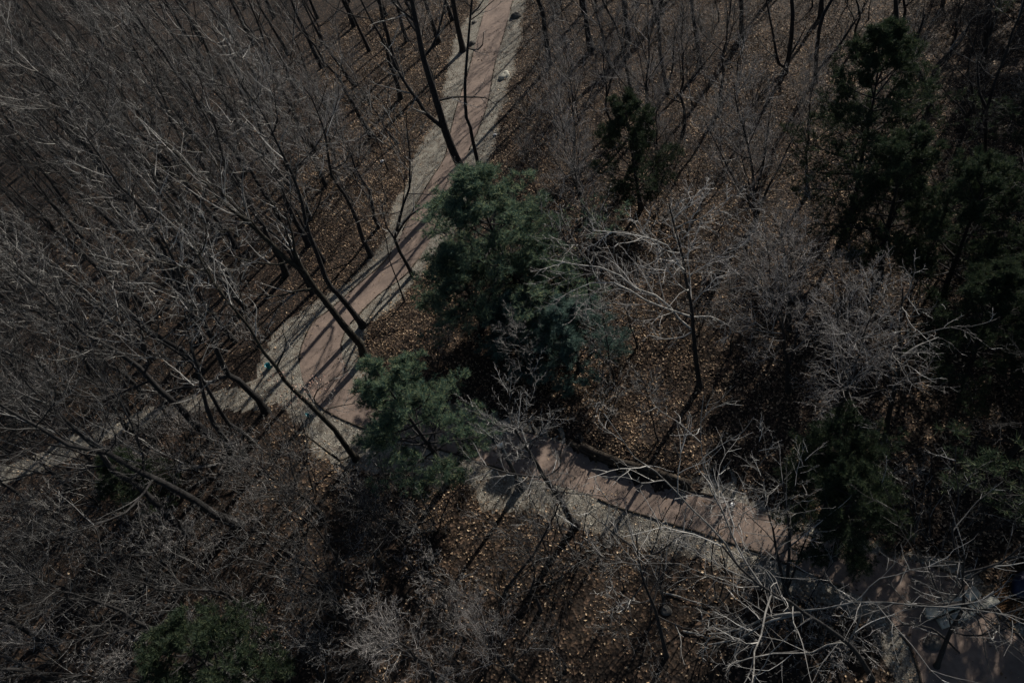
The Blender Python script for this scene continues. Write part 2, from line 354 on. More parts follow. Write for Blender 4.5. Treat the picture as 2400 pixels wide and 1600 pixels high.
# ground sheets: fine near, coarse far
def ground():
    xs = np.unique(np.concatenate([np.arange(-400, -60, 20), np.arange(-60, 50, 0.6), np.arange(50, 401, 20)]))
    ys = np.unique(np.concatenate([np.arange(-200, -10, 20), np.arange(-10, 90, 0.6), np.arange(90, 150, 2.0), np.arange(150, 700, 25)]))
    X, Y = np.meshgrid(xs, ys); P = np.column_stack([X.ravel(), Y.ravel()])
    Z = terrain(P)
    ii = np.arange(len(P)).reshape(X.shape)
    F = np.stack([ii[:-1, :-1], ii[:-1, 1:], ii[1:, 1:], ii[1:, :-1]], -1).reshape(-1, 4)
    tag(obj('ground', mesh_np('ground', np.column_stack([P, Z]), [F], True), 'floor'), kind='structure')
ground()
def gravel():
    st = 0.22; xs = np.arange(-62, 30, st); ys = np.arange(-6, 78, st); X, Y = np.meshgrid(xs, ys, indexing='ij'); P = np.column_stack([X.ravel(), Y.ravel()]); d = sdist(P)
    ii = np.arange(len(P)).reshape(X.shape); F = np.stack([ii[:-1, :-1], ii[1:, :-1], ii[1:, 1:], ii[:-1, 1:]], -1).reshape(-1, 4)
    F = F[(d[F] < 0.34).all(1)]; use = np.unique(F); mp = np.full(len(P), -1); mp[use] = np.arange(len(use))
    z = 0.012 + np.maximum(terrain(P[use]), 0); me = mesh_np('gravel_verge', np.column_stack([P[use], z]), [mp[F]])
    a = me.attributes.new('rim', 'FLOAT', 'POINT'); a.data.foreach_set('value', np.clip(0.5 + d[use] / 1.3, -1.2, 1.2).astype(np.float32) - 0.60 - 0.35 * np.clip((-12 - P[use][:, 0]) / 2, 0, 1).astype(np.float32))
    tag(obj('gravel_verge', me, 'gravel'), kind='structure')
gravel()
trail = sheet('trail', trail_poly, 0.024, 'trail')

# edging boards along both sides of the brown trail: pieces of the trail
def boards(P, seed):
    r = np.random.default_rng(seed)
    L = np.concatenate([[0], np.cumsum(np.linalg.norm(np.diff(P, axis=0), axis=1))])
    s = 2.0
    while s < L[-1] - 2:
        ln = 1.9 + r.normal(0, .1); q = np.linspace(s, s + ln - 0.03, 5)
        pts = np.column_stack([np.interp(q, L, P[:, 0]), np.interp(q, L, P[:, 1])])
        pr = project(np.column_stack([pts, np.zeros(5)]))
        s += ln
        if pr[:, 0].min() < -100 or pr[:, 0].max() > 2500 or pr[:, 1].min() < -100 or pr[:, 1].max() > 1700: continue
        T = np.gradient(pts, axis=0); N = np.stack([-T[:, 1], T[:, 0]], 1); N /= np.linalg.norm(N, axis=1, keepdims=True)
        h = 0.055 + r.normal(0, .012); a = pts + N * 0.035; c = pts - N * 0.035
        if r.random() < 0.3: continue
        V = np.concatenate([np.column_stack([a, np.full(5, 0.0)]), np.column_stack([a, np.full(5, h)]), np.column_stack([c, np.full(5, h)]), np.column_stack([c, np.full(5, 0.0)])])
        F = []
        for k in range(4):
            for l in range(3): F.append((l * 5 + k, l * 5 + k + 1, (l + 1) * 5 + k + 1, (l + 1) * 5 + k))
        F += [(0, 5, 10, 15), (4, 19, 14, 9)]
        obj('edging_board', mesh_np('edging_board', V, [np.array(F)]), 'log', trail)
boards(trail_l, 1); boards(trail_r, 2)

# ------------------------------------------------------------------ log retaining wall
wr = empty('log_wall', (*wall[2], 0))
tag(wr, 'low dark wall of stacked logs along the upper edge of the brown trail', 'wall')
wl = resample(list(wall), 0.2); Lw = np.concatenate([[0], np.cumsum(np.linalg.norm(np.diff(wl, axis=0), axis=1))])
r_ = np.random.default_rng(5)
for course, (zc, rad) in enumerate(((0.12, 0.13), (0.36, 0.125))):
    s = -0.0 + 0.7 * course
    while s < Lw[-1] - 0.3:
        e = min(s + 1.9 + r_.normal(0, .1), Lw[-1]); q = np.linspace(s + 0.01, e - 0.01, 13)
        P = np.column_stack([np.interp(q, Lw, wl[:, 0]), np.interp(q, Lw, wl[:, 1])])
        N = np.array([0.68, 0.73]); P = P + N * (0.12 + 0.05 * course) + r_.normal(0, .008, P.shape)
        P3 = np.column_stack([P, np.full(13, zc) + r_.normal(0, .012, 13)]) - np.array([*wall[2], 0])
        rr = np.full(13, rad) * (1 + r_.normal(0, .08, 13)); V, F = tube_arrays(P3[None], rr[None], 9)
        V = V + r_.normal(0, .008, V.shape); caps = np.stack([np.arange(9)[::-1], np.arange(9) + 108])
        obj('log', mesh_np('log', V, [F, caps], False), 'log', wr); s = e
for q in np.linspace(0.6, Lw[-1] - 0.4, 6):
    p = np.array([np.interp(q, Lw, wl[:, 0]), np.interp(q, Lw, wl[:, 1])]) - np.array([0.68, 0.73]) * 0.08
    o = obj('post', lathe('post', [(0.05, -0.1), (0.052, 0.4), (0.04, 0.46), (0.01, 0.47)], 8), 'log', wr); o.location = (p[0] - wall[2][0], p[1] - wall[2][1], 0)

# ------------------------------------------------------------------ lamp post
lp = at_z(1222, 1142); lamp = empty('lamp_post', (lp[0], lp[1], 0.0))
tag(lamp, 'dark blue-grey lamp post with flared base at the lower edge of the trail', 'lamp post')
obj('base', lathe('lamp_base', [(0.24, 0), (0.24, 0.1), (0.2, 0.14), (0.17, 0.5), (0.19, 0.55), (0.13, 0.62), (0.1, 0.8)], 8, False), 'metal', lamp)
obj('pole', lathe('lamp_pole', [(0.085, 0.78), (0.08, 2.0), (0.095, 2.05), (0.075, 2.1), (0.065, 3.3)], 12), 'metal', lamp)
hd = obj('lamp_head', lathe('lamp_head', [(0.06, 3.3), (0.16, 3.36), (0.16, 3.42), (0.05, 3.44), (0.05, 3.86), (0.24, 3.88), (0.2, 3.95), (0.08, 4.08), (0.02, 4.2)], 8, False), 'metal', lamp)
obj('lamp_glass', lathe('lamp_glass', [(0.13, 3.43), (0.18, 3.87)], 8, False), 'lamp_glass', hd)

# ------------------------------------------------------------------ pale stone wall, lower right
swp = [np.array(at_z(*p)[:2]) for p in ((2176, 1456), (2240, 1430), (2310, 1394))]
sw = empty('stone_wall', (*swp[0], 0)); tag(sw, 'low pale stone block wall beside the trail in the lower right corner', 'wall')
sl = resample(swp, 0.05); Ls = np.concatenate([[0], np.cumsum(np.linalg.norm(np.diff(sl, axis=0), axis=1))])
for row in range(2):
    s = 0.0 + row * 0.2; k = 0
    while s < Ls[-1] - 0.2:
        ln = 0.42 + r_.random() * 0.2; c = s + ln / 2; s += ln
        p = np.array([np.interp(c, Ls, sl[:, 0]), np.interp(c, Ls, sl[:, 1])]); p2 = np.array([np.interp(c + .05, Ls, sl[:, 0]), np.interp(c + .05, Ls, sl[:, 1])])
        t = p2 - p; t /= np.linalg.norm(t); nn = np.array([-t[1], t[0]])
        p = p + nn * (0.17 - row * 0.36)
        o = obj('stone_block', box_mesh('stone_block', ln - 0.025, 0.32, (0.34 if row == 0 else 0.18) + r_.normal(0, .02), 0.008, 0.03, k + row * 50), 'stone', sw)
        o.location = (p[0] - swp[0][0], p[1] - swp[0][1], 0.0); o.rotation_euler = (0, 0, math.atan2(t[1], t[0]) + r_.normal(0, .03)); k += 1

# coir mat and navy bundle beside it
cp = [at_z(*p)[:2] for p in ((2312, 1400), (2340, 1372), (2385, 1350), (2440, 1370), (2430, 1440), (2370, 1462), (2335, 1430))]
cp = resample(cp, 0.3, True)
cz = np.array([max(tz(*p), 0.0) for p in cp])
cc = cp.mean(0); gx = np.arange(cp[:, 0].min(), cp[:, 0].max(), 0.075); gy = np.arange(cp[:, 1].min(), cp[:, 1].max(), 0.075)
strips = []
for x in gx:
    P = np.column_stack([np.full(40, x), np.linspace(gy[0], gy[-1], 40)]); k = inpoly(P, cp); P = P[k]
    if len(P) > 3: q = P[np.linspace(0, len(P) - 1, 8).astype(int)]; strips.append(np.column_stack([q, np.maximum(terrain(q), 0) + 0.05]))
for y in gy:
    P = np.column_stack([np.linspace(gx[0], gx[-1], 40), np.full(40, y)]); k = inpoly(P, cp); P = P[k]
    if len(P) > 3: q = P[np.linspace(0, len(P) - 1, 8).astype(int)]; strips.append(np.column_stack([q, np.maximum(terrain(q), 0) + 0.06]))
strips = np.array(strips)
cmat = obj('coir_mat', tube_mesh('coir_mat', [(strips, np.full(strips.shape[:2], 0.032), 4)]), 'coir')
tag(cmat, 'orange-brown woven coir erosion mat right of the pale stone wall', 'mat')
bp = at_z(2409, 1372)
bv = []; r_ = np.random.default_rng(9)
def blob(name, sx, sy, sz, amp, seed, nu=16, nv=9, flat=True):
    r = np.random.default_rng(seed); V = []
    ph = r.random(12) * 6.28
    for j in range(nv):
        th = math.pi * j / (nv - 1)
        for i in range(nu):
            a = 2 * math.pi * i / nu
            k = 1 + amp * (math.sin(2 * a + ph[0]) * math.sin(th * 2 + ph[1]) + 0.6 * math.sin(3 * a + ph[2] + 2 * th) + 0.5 * math.cos(5 * th + ph[3] + a)) + r.normal(0, amp * 0.2)
            z = math.cos(th) * k
            V.append((sx * math.sin(th) * math.cos(a) * k, sy * math.sin(th) * math.sin(a) * k, sz * max(z, -0.35)))
    F = []
    for j in range(nv - 1):
        for i in range(nu): F.append((j * nu + i, (j + 1) * nu + i, (j + 1) * nu + (i + 1) % nu, j * nu + (i + 1) % nu))
    return mesh_np(name, np.array(V), [np.array(F)], not flat)
o = obj('tarpaulin_bundle', blob('tarpaulin_bundle', 0.55, 0.4, 0.3, 0.14, 4, 20, 12, False), 'navy', None, (bp[0], bp[1], max(tz(*bp[:2]), 0) + 0.12))
tag(o, 'navy blue bundle at the right edge next to the brown mat', 'bundle')

# rocks
def rock(px, size, label, seed, mat='rock'):
    p = at_z(*px); z = tz(p[0], p[1])
    o = obj('boulder', blob('boulder', size, size * 0.8, size * 0.65, 0.13, seed), mat, None, (p[0], p[1], z + size * 0.02)); o.rotation_euler = (0, 0, seed)
    tag(o, label, 'boulder')
rock((1112, 54), 0.26, 'small dark boulder on the gravel left of the trail near the top edge', 1)
rock((1106, 104), 0.36, 'rounded tan boulder on the gravel behind the slender crooked trunk', 2)
rock((1209, 40), 0.5, 'dark boulder right of the trail at the top edge', 3)
rock((1182, 180), 0.5, 'flat pale boulder on the verge right of the trail below the top edge', 4, 'stone')
rock((1562, 1432), 0.22, 'bluish grey rounded boulder on the leaf floor near the bottom edge', 5)
rock((2186, 1508), 0.28, 'dark round boulder on the bare verge below the pale stone wall', 6)
rock((1000, 1116), 0.3, 'small boulder under the pine at the lower gravel edge', 7)

# teal tubs
def tub(px, r, label, rot):
    p = at_z(*px)
    o = empty('plastic_tub', (p[0], p[1], 0.012 + max(tz(p[0], p[1]), 0))); o.rotation_euler = (0, 0, rot); tag(o, label, 'tub')
    prof = [(r * .7, 0), (r * .72, 0.01), (r * .95, r * 1.5), (r, r * 1.52), (r, r * 1.6), (r * .9, r * 1.6), (r * .68, 0.05)]
    me = lathe('tub_body', prof, 14); obj('body', me, 'teal', o)
    a = np.linspace(0.15, math.pi - 0.15, 9)
    hp = np.column_stack([np.cos(a) * r, np.sin(a) * r * .9, np.full(9, r * 1.62) + np.sin(a) * 0.03])
    obj('handle', tube_mesh('tub_handle', [(hp[None], np.full((1, 9), 0.012), 5)]), 'teal', o)
tub((632, 862), 0.16, 'small teal plastic tub on the gravel beside the slanting trunk', 0.4)
tub((727, 976), 0.14, 'tiny dark teal tub at the gravel edge below the path junction', 1.4)
# litter
for px, s, lab in (((1716, 1184), 0.11, 'bright white scrap lying on the shaded brown trail'), ((1160, 318), 0.13, 'small whitish scrap on the leaves right of the trail'),
                   ((897, 380), 0.16, 'pale crumpled scrap among the twigs left of the upper trail'), ((1878, 1130), 0.08, 'tiny white scrap by the pine at lower right')):
    p = at_z(*px); z = max(tz(p[0], p[1]), 0.02)
    o = obj('litter_scrap', blob('litter_scrap', s, s * 0.7, s * 0.5, 0.25, int(px[0]), 9, 6), 'white', None, (p[0], p[1], z + s * 0.3)); tag(o, lab, 'litter')

# ------------------------------------------------------------------ bare trees, grown level by level
def unit(v): return v / (np.linalg.norm(v, axis=-1, keepdims=True) + 1e-9)
def spawn(r, pts, rad, cnt, t0, t1, ang, angsd, lratio, rratio, nseg, wob, up, rmin, lmin=0.05, taper=0.22, shape=0.6, lab=None):
    N, k, _ = pts.shape
    n = np.maximum(1, np.round(cnt * (0.75 + 0.5 * r.random(N))).astype(int)); par = np.repeat(np.arange(N), n)
    order = np.concatenate([np.arange(q) for q in n]); m = len(par)
    t = t0 + (t1 - t0) * (order + r.random(m)) / n[par]
    x = t * (k - 1); i = np.minimum(x.astype(int), k - 2); f = (x - i)[:, None]
    base = pts[par, i] * (1 - f) + pts[par, i + 1] * f
    pr = rad[par, i] * (1 - f[:, 0]) + rad[par, i + 1] * f[:, 0]
    T = unit(pts[par, i + 1] - pts[par, i])
    ref = np.where(np.abs(T[:, 2:3]) > 0.9, np.array([[1.0, 0, 0]]), np.array([[0, 0, 1.0]]))
    U = unit(np.cross(T, ref)); W = np.cross(T, U)
    phi = order * 2.4 + r.random(N)[par] * 6.28 + r.normal(0, .5, m)
    a = np.radians(r.normal(ang, angsd, m))[:, None]
    d = unit(np.cos(a) * T + np.sin(a) * (np.cos(phi)[:, None] * U + np.sin(phi)[:, None] * W))
    plen = np.linalg.norm(np.diff(pts, axis=1), axis=2).sum(1)[par]
    L = np.maximum(lmin, plen * lratio * (1 - shape * t) * (0.65 + 0.7 * r.random(m)))
    P = np.empty((m, nseg + 1, 3)); P[:, 0] = base
    step = (L / nseg)[:, None]
    for s in range(nseg):
        P[:, s + 1] = P[:, s] + d * step
        d = unit(d + r.normal(0, wob, (m, 3)) + np.array([0, 0, up]))
    rb = np.maximum(rmin, np.minimum(pr * rratio, pr * 0.95))
    R = rb[:, None] * np.linspace(1, taper, nseg + 1)[None]; R = np.maximum(R, rmin * 0.42)
    return P, R, par
STYLES = {
 'feather': dict(limb=(9, .28, .98, 56, 14, .48, .5, 8, .13, .20), br=(9, .12, 1.0, 38, 12, .54, .5, 7, .11, .09), tw=(11, .08, 1.0, 46, 11, .26, .4, 4, .10, .06), fi=(3, .15, 1.0, 42, 12, .5, .5, 2, .12, .04), wood='bark', twig='twig', rm=(.018, .011, .0075, .0055)),
 'contort': dict(limb=(6, .5, .98, 58, 14, .46, .45, 8, .18, .08), br=(7, .15, 1.0, 46, 12, .55, .5, 7, .16, .04), tw=(7, .12, 1.0, 46, 12, .42, .45, 5, .16, .03), fi=(3, .2, 1.0, 44, 12, .55, .5, 3, .14, .02), wood='bark', limb_wood='bark_pale', twig='twig_pale', rm=(.020, .011, .0075, .0055)),
 'fuzzy': dict(limb=(10, .2, .97, 38, 9, .52, .6, 6, .08, .10), br=(9, .12, 1.0, 40, 10, .52, .5, 6, .08, .07), tw=(9, .10, 1.0, 44, 12, .44, .5, 4, .10, .03), fi=(4, .2, 1.0, 44, 14, .5, .5, 2, .12, .02), wood='bark', twig='twig_purple', rm=(.016, .010, .007, .0055)),
 'sapling': dict(limb=(12, .25, .98, 42, 10, .38, .5, 6, .07, .10), br=(8, .2, 1.0, 38, 10, .5, .5, 5, .08, .06), tw=(5, .2, 1.0, 42, 12, .45, .5, 3, .10, .03), fi=(3, .2, 1.0, 42, 12, .5, .5, 2, .12, .02), wood='bark', twig='twig', rm=(.012, .008, .006, .005)),
}
def grow(style, trunk, trad, seed, extra_limbs=None, scale_cnt=1.0, limb_t0=None, thick=1.0):
    """trunk: (k,3) polyline in local coordinates; returns dict of polyline groups."""
    S = STYLES[style]; r = np.random.default_rng(seed)
    rm = [q * thick for q in S['rm'][:3]] + [S['rm'][3]]
    c = list(S['limb'])
    if limb_t0 is not None: c[1] = limb_t0
    P1, R1, _ = spawn(r, trunk[None], trad[None], *c, rm[0])
    ends = trunk[-1]
    limbs = [(P1[i], R1[i]) for i in range(len(P1))]
    k = c[7] + 1
    for (p, q) in (extra_limbs or []):
        L = np.concatenate([[0], np.cumsum(np.linalg.norm(np.diff(p, axis=0), axis=1))]); s = np.linspace(0, L[-1], k)
        limbs.append((np.column_stack([np.interp(s, L, p[:, j]) for j in range(3)]), np.interp(s, L, q)))
    # the leader (top third of the trunk) also bears branches
    L = np.concatenate([[0], np.cumsum(np.linalg.norm(np.diff(trunk, axis=0), axis=1))]); s = np.linspace(L[-1] * 0.62, L[-1], k)
    lead = (np.column_stack([np.interp(s, L, trunk[:, j]) for j in range(3)]), np.interp(s, L, trad))
    A = np.array([l[0] for l in limbs + [lead]]); B = np.array([l[1] for l in limbs + [lead]])
    b = list(S['br']); b[0] *= scale_cnt; P2, R2, _ = spawn(r, A, B, *b, rm[1])
    b = list(S['tw']); b[0] *= scale_cnt; P3, R3, _ = spawn(r, P2, R2, *b, rm[2])
    b = list(S['fi']); b[0] *= (0.66 if extra_limbs is not None else 1.0); P4, R4, _ = spawn(r, P3, R3, *b, rm[3])
    return dict(trunk=(trunk, trad), limbs=limbs, crown=[(P2, R2, 4), (P3, R3, 3), (P4, R4, 3)], S=S)
def tree_meshes(name, G, wood=None, twig=None, joined=False, limb_wood=None):
    S = dict(G['S']); t, tr = G['trunk']
    if limb_wood: S['limb_wood'] = limb_wood
    ms = []
    me = tube_mesh('trunk', [(t[None], tr[None], 9)]); me.materials.append(MAT[wood or S['wood']]); ms.append(('trunk', me))
    if joined:
        me = tube_mesh('limbs', [(np.array([l[0] for l in G['limbs']]), np.array([l[1] for l in G['limbs']]), 6)]); me.materials.append(MAT[S.get('limb_wood', wood or S['wood'])]); ms.append(('limbs', me))
    for p, q in ([] if joined else G['limbs']):
        me = tube_mesh('limb', [(p[None], q[None], 6)]); me.materials.append(MAT[S.get('limb_wood', wood or S['wood'])]); ms.append(('limb', me))
    tw_ = twig or S['twig']; me = tube_mesh('crown', G['crown']); me.materials.append(MAT[tw_]); me.materials.append(MAT[FINE[tw_]])
    n3 = G['crown'][2][0]; nf = n3.shape[0] * (n3.shape[1] - 1) * 3; idx = np.zeros(len(me.polygons), np.int32); idx[-nf:] = 1; me.polygons.foreach_set('material_index', idx)
    ms.append(('crown', me))
    return ms
def place(name, ms, loc, rotz=0.0, scale=1.0):
    e = empty(name, loc); e.rotation_euler = (0, 0, rotz); e.scale = (scale,) * 3
    for n_, me in ms:
        o = obj(n_, me, None, e)
        if n_ in ('crown', 'needles', 'twigs'): o['kind'] = 'stuff'
    return e
def straight_trunk(h, r0, seed, lean=0.05, n_=11, wob=0.05, bend=0.0):
    r = np.random.default_rng(seed); z = np.linspace(0, 1, n_)
    x = np.cumsum(r.normal(0, wob, n_)) * h / n_; y = np.cumsum(r.normal(0, wob, n_)) * h / n_
    a = r.random() * 6.28
    P = np.column_stack([x - x[0] + lean * h * z * math.cos(a), y - y[0] + lean * h * z * math.sin(a), z * h]); P[0] = 0; P[0, 2] = -0.25
    R = r0 * (1 - 0.86 * z) ** 1.35; R[0] = r0 * 1.45; R[1] = max(R[1], r0 * 0.97)
    return P, np.maximum(R, 0.012)
# --- tree prototypes for the stands
PROTO = {}
def proto(key, style, h, r0, seed, **k):
    G = grow(style, *straight_trunk(h, r0, seed, wob=k.pop('wob', .14)), seed, **{a: b_ for a, b_ in k.items() if a in ('scale_cnt', 'limb_t0')})
    PROTO[key] = (tree_meshes(key, G, k.get('wood'), k.get('twig'), True), h)
proto('feather_a', 'feather', 13.0, 0.19, 101)
proto('feather_b', 'feather', 11.5, 0.16, 102, limb_t0=.26)
proto('feather_c', 'feather', 14.5, 0.22, 103, limb_t0=.42)
proto('feather_d', 'feather', 12.5, 0.17, 104, limb_t0=.3, twig='twig_dark')
proto('feather_e', 'feather', 13.5, 0.18, 111, limb_t0=.36, twig='twig_dark', scale_cnt=.85)
proto('feather_f', 'feather', 12.5, 0.17, 112, limb_t0=.3, twig='twig_black', wob=.1)
proto('contort_a', 'contort', 10.5, 0.17, 105, wob=.09)
proto('fuzzy_a', 'fuzzy', 8.5, 0.11, 106)
proto('fuzzy_b', 'fuzzy', 9.5, 0.12, 107)
proto('fuzzy_c', 'fuzzy', 8.0, 0.11, 110, twig='twig_dark', scale_cnt=.8)
proto('fuzzy_d', 'fuzzy', 8.5, 0.11, 113, twig='twig_black', scale_cnt=.8)
proto('sapling_a', 'sapling', 6.5, 0.055, 108)
proto('sapling_b', 'sapling', 5.0, 0.045, 109)
# shrubs: several stems from one root
def shrub_proto(key, seed, h, stems, twig):
    r = np.random.default_rng(seed); tr, lm = [], []
    k = 7; A = np.zeros((stems, k, 3)); B = np.zeros((stems, k))
    for i in range(stems):
        a = r.random() * 6.28; d = np.array([math.cos(a) * .45, math.sin(a) * .45, 1.0]); p = np.array([math.cos(a) * .1, math.sin(a) * .1, -.05])
        for j in range(k):
            A[i, j] = p; p = p + d / np.linalg.norm(d) * h * (.8 + .4 * r.random()) / (k - 1); d = d + r.normal(0, .14, 3)
        B[i] = np.linspace(.022, .008, k)
    P2, R2, _ = spawn(r, A, B, 7, .25, 1., 38, 10, .42, .6, 4, .14, .08, .007)
    P3, R3, _ = spawn(r, P2, R2, 5, .2, 1., 42, 12, .45, .6, 3, .16, .05, .0055)
    P4, R4, _ = spawn(r, P3, R3, 3, .2, 1., 42, 12, .5, .6, 2, .16, .05, .005)
    ms = []
    for i in range(stems):
        me = tube_mesh('stem', [(A[i:i + 1], B[i:i + 1], 5)]); me.materials.append(MAT['bark']); ms.append(('stem', me))
    me = tube_mesh('twigs', [(P2, R2, 3), (P3, R3, 3), (P4, R4, 3)]); me.materials.append(MAT[twig]); ms.append(('twigs', me))
    PROTO[key] = (ms, h)
shrub_proto('shrub_a', 201, 2.2, 8, 'twig'); shrub_proto('shrub_b', 202, 1.6, 10, 'twig_purple'); shrub_proto('shrub_c', 203, 2.8, 6, 'twig_dark')

# ------------------------------------------------------------------ pines
def pine_proto(key, seed, h, spread, mat, r0=.17, t0=.22):
    r = np.random.default_rng(seed)
    tp, tr = straight_trunk(h, r0, seed, .03, 11, .03)
    L = []; Rr = []; k = 6; br_p, br_r = [], []
    z = t0 * h
    while z < h * 0.97:
        f = (z / h - t0) / (1 - t0)
        n_ = r.integers(3, 6); a0 = r.random() * 6.28
        for i in range(n_):
            a = a0 + i * 6.28 / n_ + r.normal(0, .25)
            ln = spread * (1 - f) ** 0.75 * (0.35 + 0.65 * min(1, f * 4 + .45)) * (0.55 + 0.6 * r.random()) + 0.35
            x = z / h * 10; j = min(int(x), 9); base = tp[j] + (tp[j + 1] - tp[j]) * (x - j)
            el = math.radians(12 + 38 * f + r.normal(0, 8)); d = np.array([math.cos(a) * math.cos(el), math.sin(a) * math.cos(el), math.sin(el)])
            P = np.zeros((k, 3)); P[0] = base
            for s in range(1, k):
                P[s] = P[s - 1] + d * ln / (k - 1); d = unit(d + r.normal(0, .09, 3) + np.array([0, 0, .07]))
            br_p.append(P); br_r.append(np.linspace(.018 + .012 * ln, .01, k))
        z += 0.62 + 0.35 * r.random()
    A, B = np.array(br_p), np.array(br_r)
    P2, R2, _ = spawn(r, A, B, 10, .34, 1., 46, 10, .45, .6, 4, .10, .10, .007, .25, .5, .55)
    P3, R3, _ = spawn(r, P2, R2, 6, .2, 1., 45, 12, .5, .7, 3, .12, .10, .005, .2, .6, .4)
    # needle tufts at shoot points
    pts = np.concatenate([P3[:, -1], P3[:, -2], P2[:, -1], P2[:, -2], A[:, -1]])
    dirs = np.concatenate([P3[:, -1] - P3[:, -2], P3[:, -2] - P3[:, -3], P2[:, -1] - P2[:, -2], P2[:, -2] - P2[:, -3], A[:, -1] - A[:, -2]])
    dirs = unit(dirs + np.array([0, 0, .15]))
    nn = 10; m = len(pts)
    ref = np.where(np.abs(dirs[:, 2:3]) > .9, np.array([[1., 0, 0]]), np.array([[0, 0, 1.]]))
    U = unit(np.cross(dirs, ref)); W = np.cross(dirs, U)
    phi = (np.arange(nn) * 2.4)[None] + r.random((m, 1)) * 6.28; an = np.radians(r.uniform(20, 75, (m, nn)))
    d = np.cos(an)[..., None] * dirs[:, None] + np.sin(an)[..., None] * (np.cos(phi)[..., None] * U[:, None] + np.sin(phi)[..., None] * W[:, None])
    ln = r.uniform(.15, .27, (m, nn, 1)); b0 = pts[:, None] - dirs[:, None] * r.uniform(0, .1, (m, nn, 1))
    side = unit(np.cross(d, r.normal(0, 1, (m, nn, 3)))) * 0.013
    V = np.stack([b0 - side, b0 + side, b0 + d * ln], 2).reshape(-1, 3)
    F = np.arange(len(V)).reshape(-1, 3)
    ms = []
    me = tube_mesh('trunk', [(tp[None], tr[None], 9)]); me.materials.append(MAT['bark']); ms.append(('trunk', me))
    me = tube_mesh('branches', [(A, B, 5), (P2, R2, 3), (P3, R3, 3)]); me.materials.append(MAT['bark']); ms.append(('branches', me))
    me = mesh_np('needles', V, [F]); me.materials.append(MAT[mat]); ms.append(('needles', me))
    PROTO[key] = (ms, h)
pine_proto('pine_a', 301, 11.0, 4.3, 'needle'); pine_proto('pine_b', 302, 9.0, 3.5, 'needle'); pine_proto('pine_c', 303, 7.0, 3.0, 'needle_blue', .13, .12)

def put(key, name, xy, rot, sc, label, cat, group=None):
    ms, h = PROTO[key]
    e = place(name, ms, (xy[0], xy[1], tz(xy[0], xy[1])), rot, sc)
    return tag(e, label, cat, group)
# (crown pixel, crown-mid height, proto, scale, label)
PINES = [((1180, 545), 5.2, 'pine_a', 1.14, 'tallest green pine at the centre, its crown leaning over the trail'),
         ((1075, 640), 4.0, 'pine_a', .84, 'dark pine just left of the tallest central pine, over the trail edge'),
         ((1190, 730), 3.2, 'pine_c', .86, 'blue-green pine below the tallest central pine'),
         ((1335, 770), 3.0, 'pine_c', .92, 'blue-green pine on the leaf slope right of the central pines'),
         ((1275, 620), 3.8, 'pine_b', .88, 'pine tucked behind the right side of the central pines'),
         ((952, 962), 5.4, 'pine_b', .9, 'bushy pine standing over the bend of the brown trail'),
         ((2050, 225), 7.0, 'pine_a', .86, 'broad dark pine in the upper right beside the forked trunk'),
         ((2110, 440), 5.2, 'pine_b', .85, 'dark pine below the forked trunk at the upper right'),
         ((1480, 320), 5.0, 'pine_b', .76, 'shaded pine behind bare twigs right of the upper trail'),
         ((1960, 1080), 3.8, 'pine_b', .66, 'lone pine on the leaf slope at the lower right'),
         ((1985, 1200), 3.6, 'pine_b', .66, 'shadowed pine just below the lone slope pine at the lower right'),
         ((455, 1540), 5.6, 'pine_b', .8, 'pine rising alone at the bottom left edge'),
         ((330, 1130), 2.0, 'pine_c', .6, 'low dark pine beneath the long pale limbs at the left'),
         ((2270, 500), 5.4, 'pine_b', .85, 'very dark pine near the right edge below the top corner'),
         ((2340, 740), 5.0, 'pine_a', .62, 'dark pine at the right edge halfway down')]
DARKP = {9, 6, 7, 8, 10, 11, 12, 13, 14}  # pines whose needles carry painted-in shade
pine_xy = []
for i, (px, zc, key, sc, lab) in enumerate(PINES):
    p = at_z(*px, zc); pine_xy.append(p[:2])
    e = put(key, 'pine_tree', p[:2], i * 1.7, sc, lab, 'pine tree')
    if i < 5: e.scale[2] *= (.68, .62, .62, .62, .62)[i]
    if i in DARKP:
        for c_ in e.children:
            if c_.name.startswith('needles'): c_.material_slots[0].link = 'OBJECT'; c_.material_slots[0].material = MAT['needle_shade']

# row of pines added beyond the right edge to shade that edge and corner
_a, _b = np.array([10.5, 2.5]), np.array([36.0, 33.4]); _n = np.array([.766, -.642]); r_ = np.random.default_rng(88)
for k in range(11):
    p = _a + (_b - _a) * (0.06 + k * 0.11) + _n * (0.9 + 2.6 * (k % 2) + r_.random()); pine_xy.append(p)
    e = put(('pine_a', 'pine_b')[k % 2], 'pine_tree', p, k * 2.1, r_.uniform(.9, 1.15), ('nearest' if k == 0 else ORD[k] + '-nearest') + ' dark pine of the row added to shade the right edge', 'pine tree', 'added shade pines beyond the right edge')
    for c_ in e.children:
        if c_.name.startswith('needles'): c_.material_slots[0].link = 'OBJECT'; c_.material_slots[0].material = MAT['needle_shade']
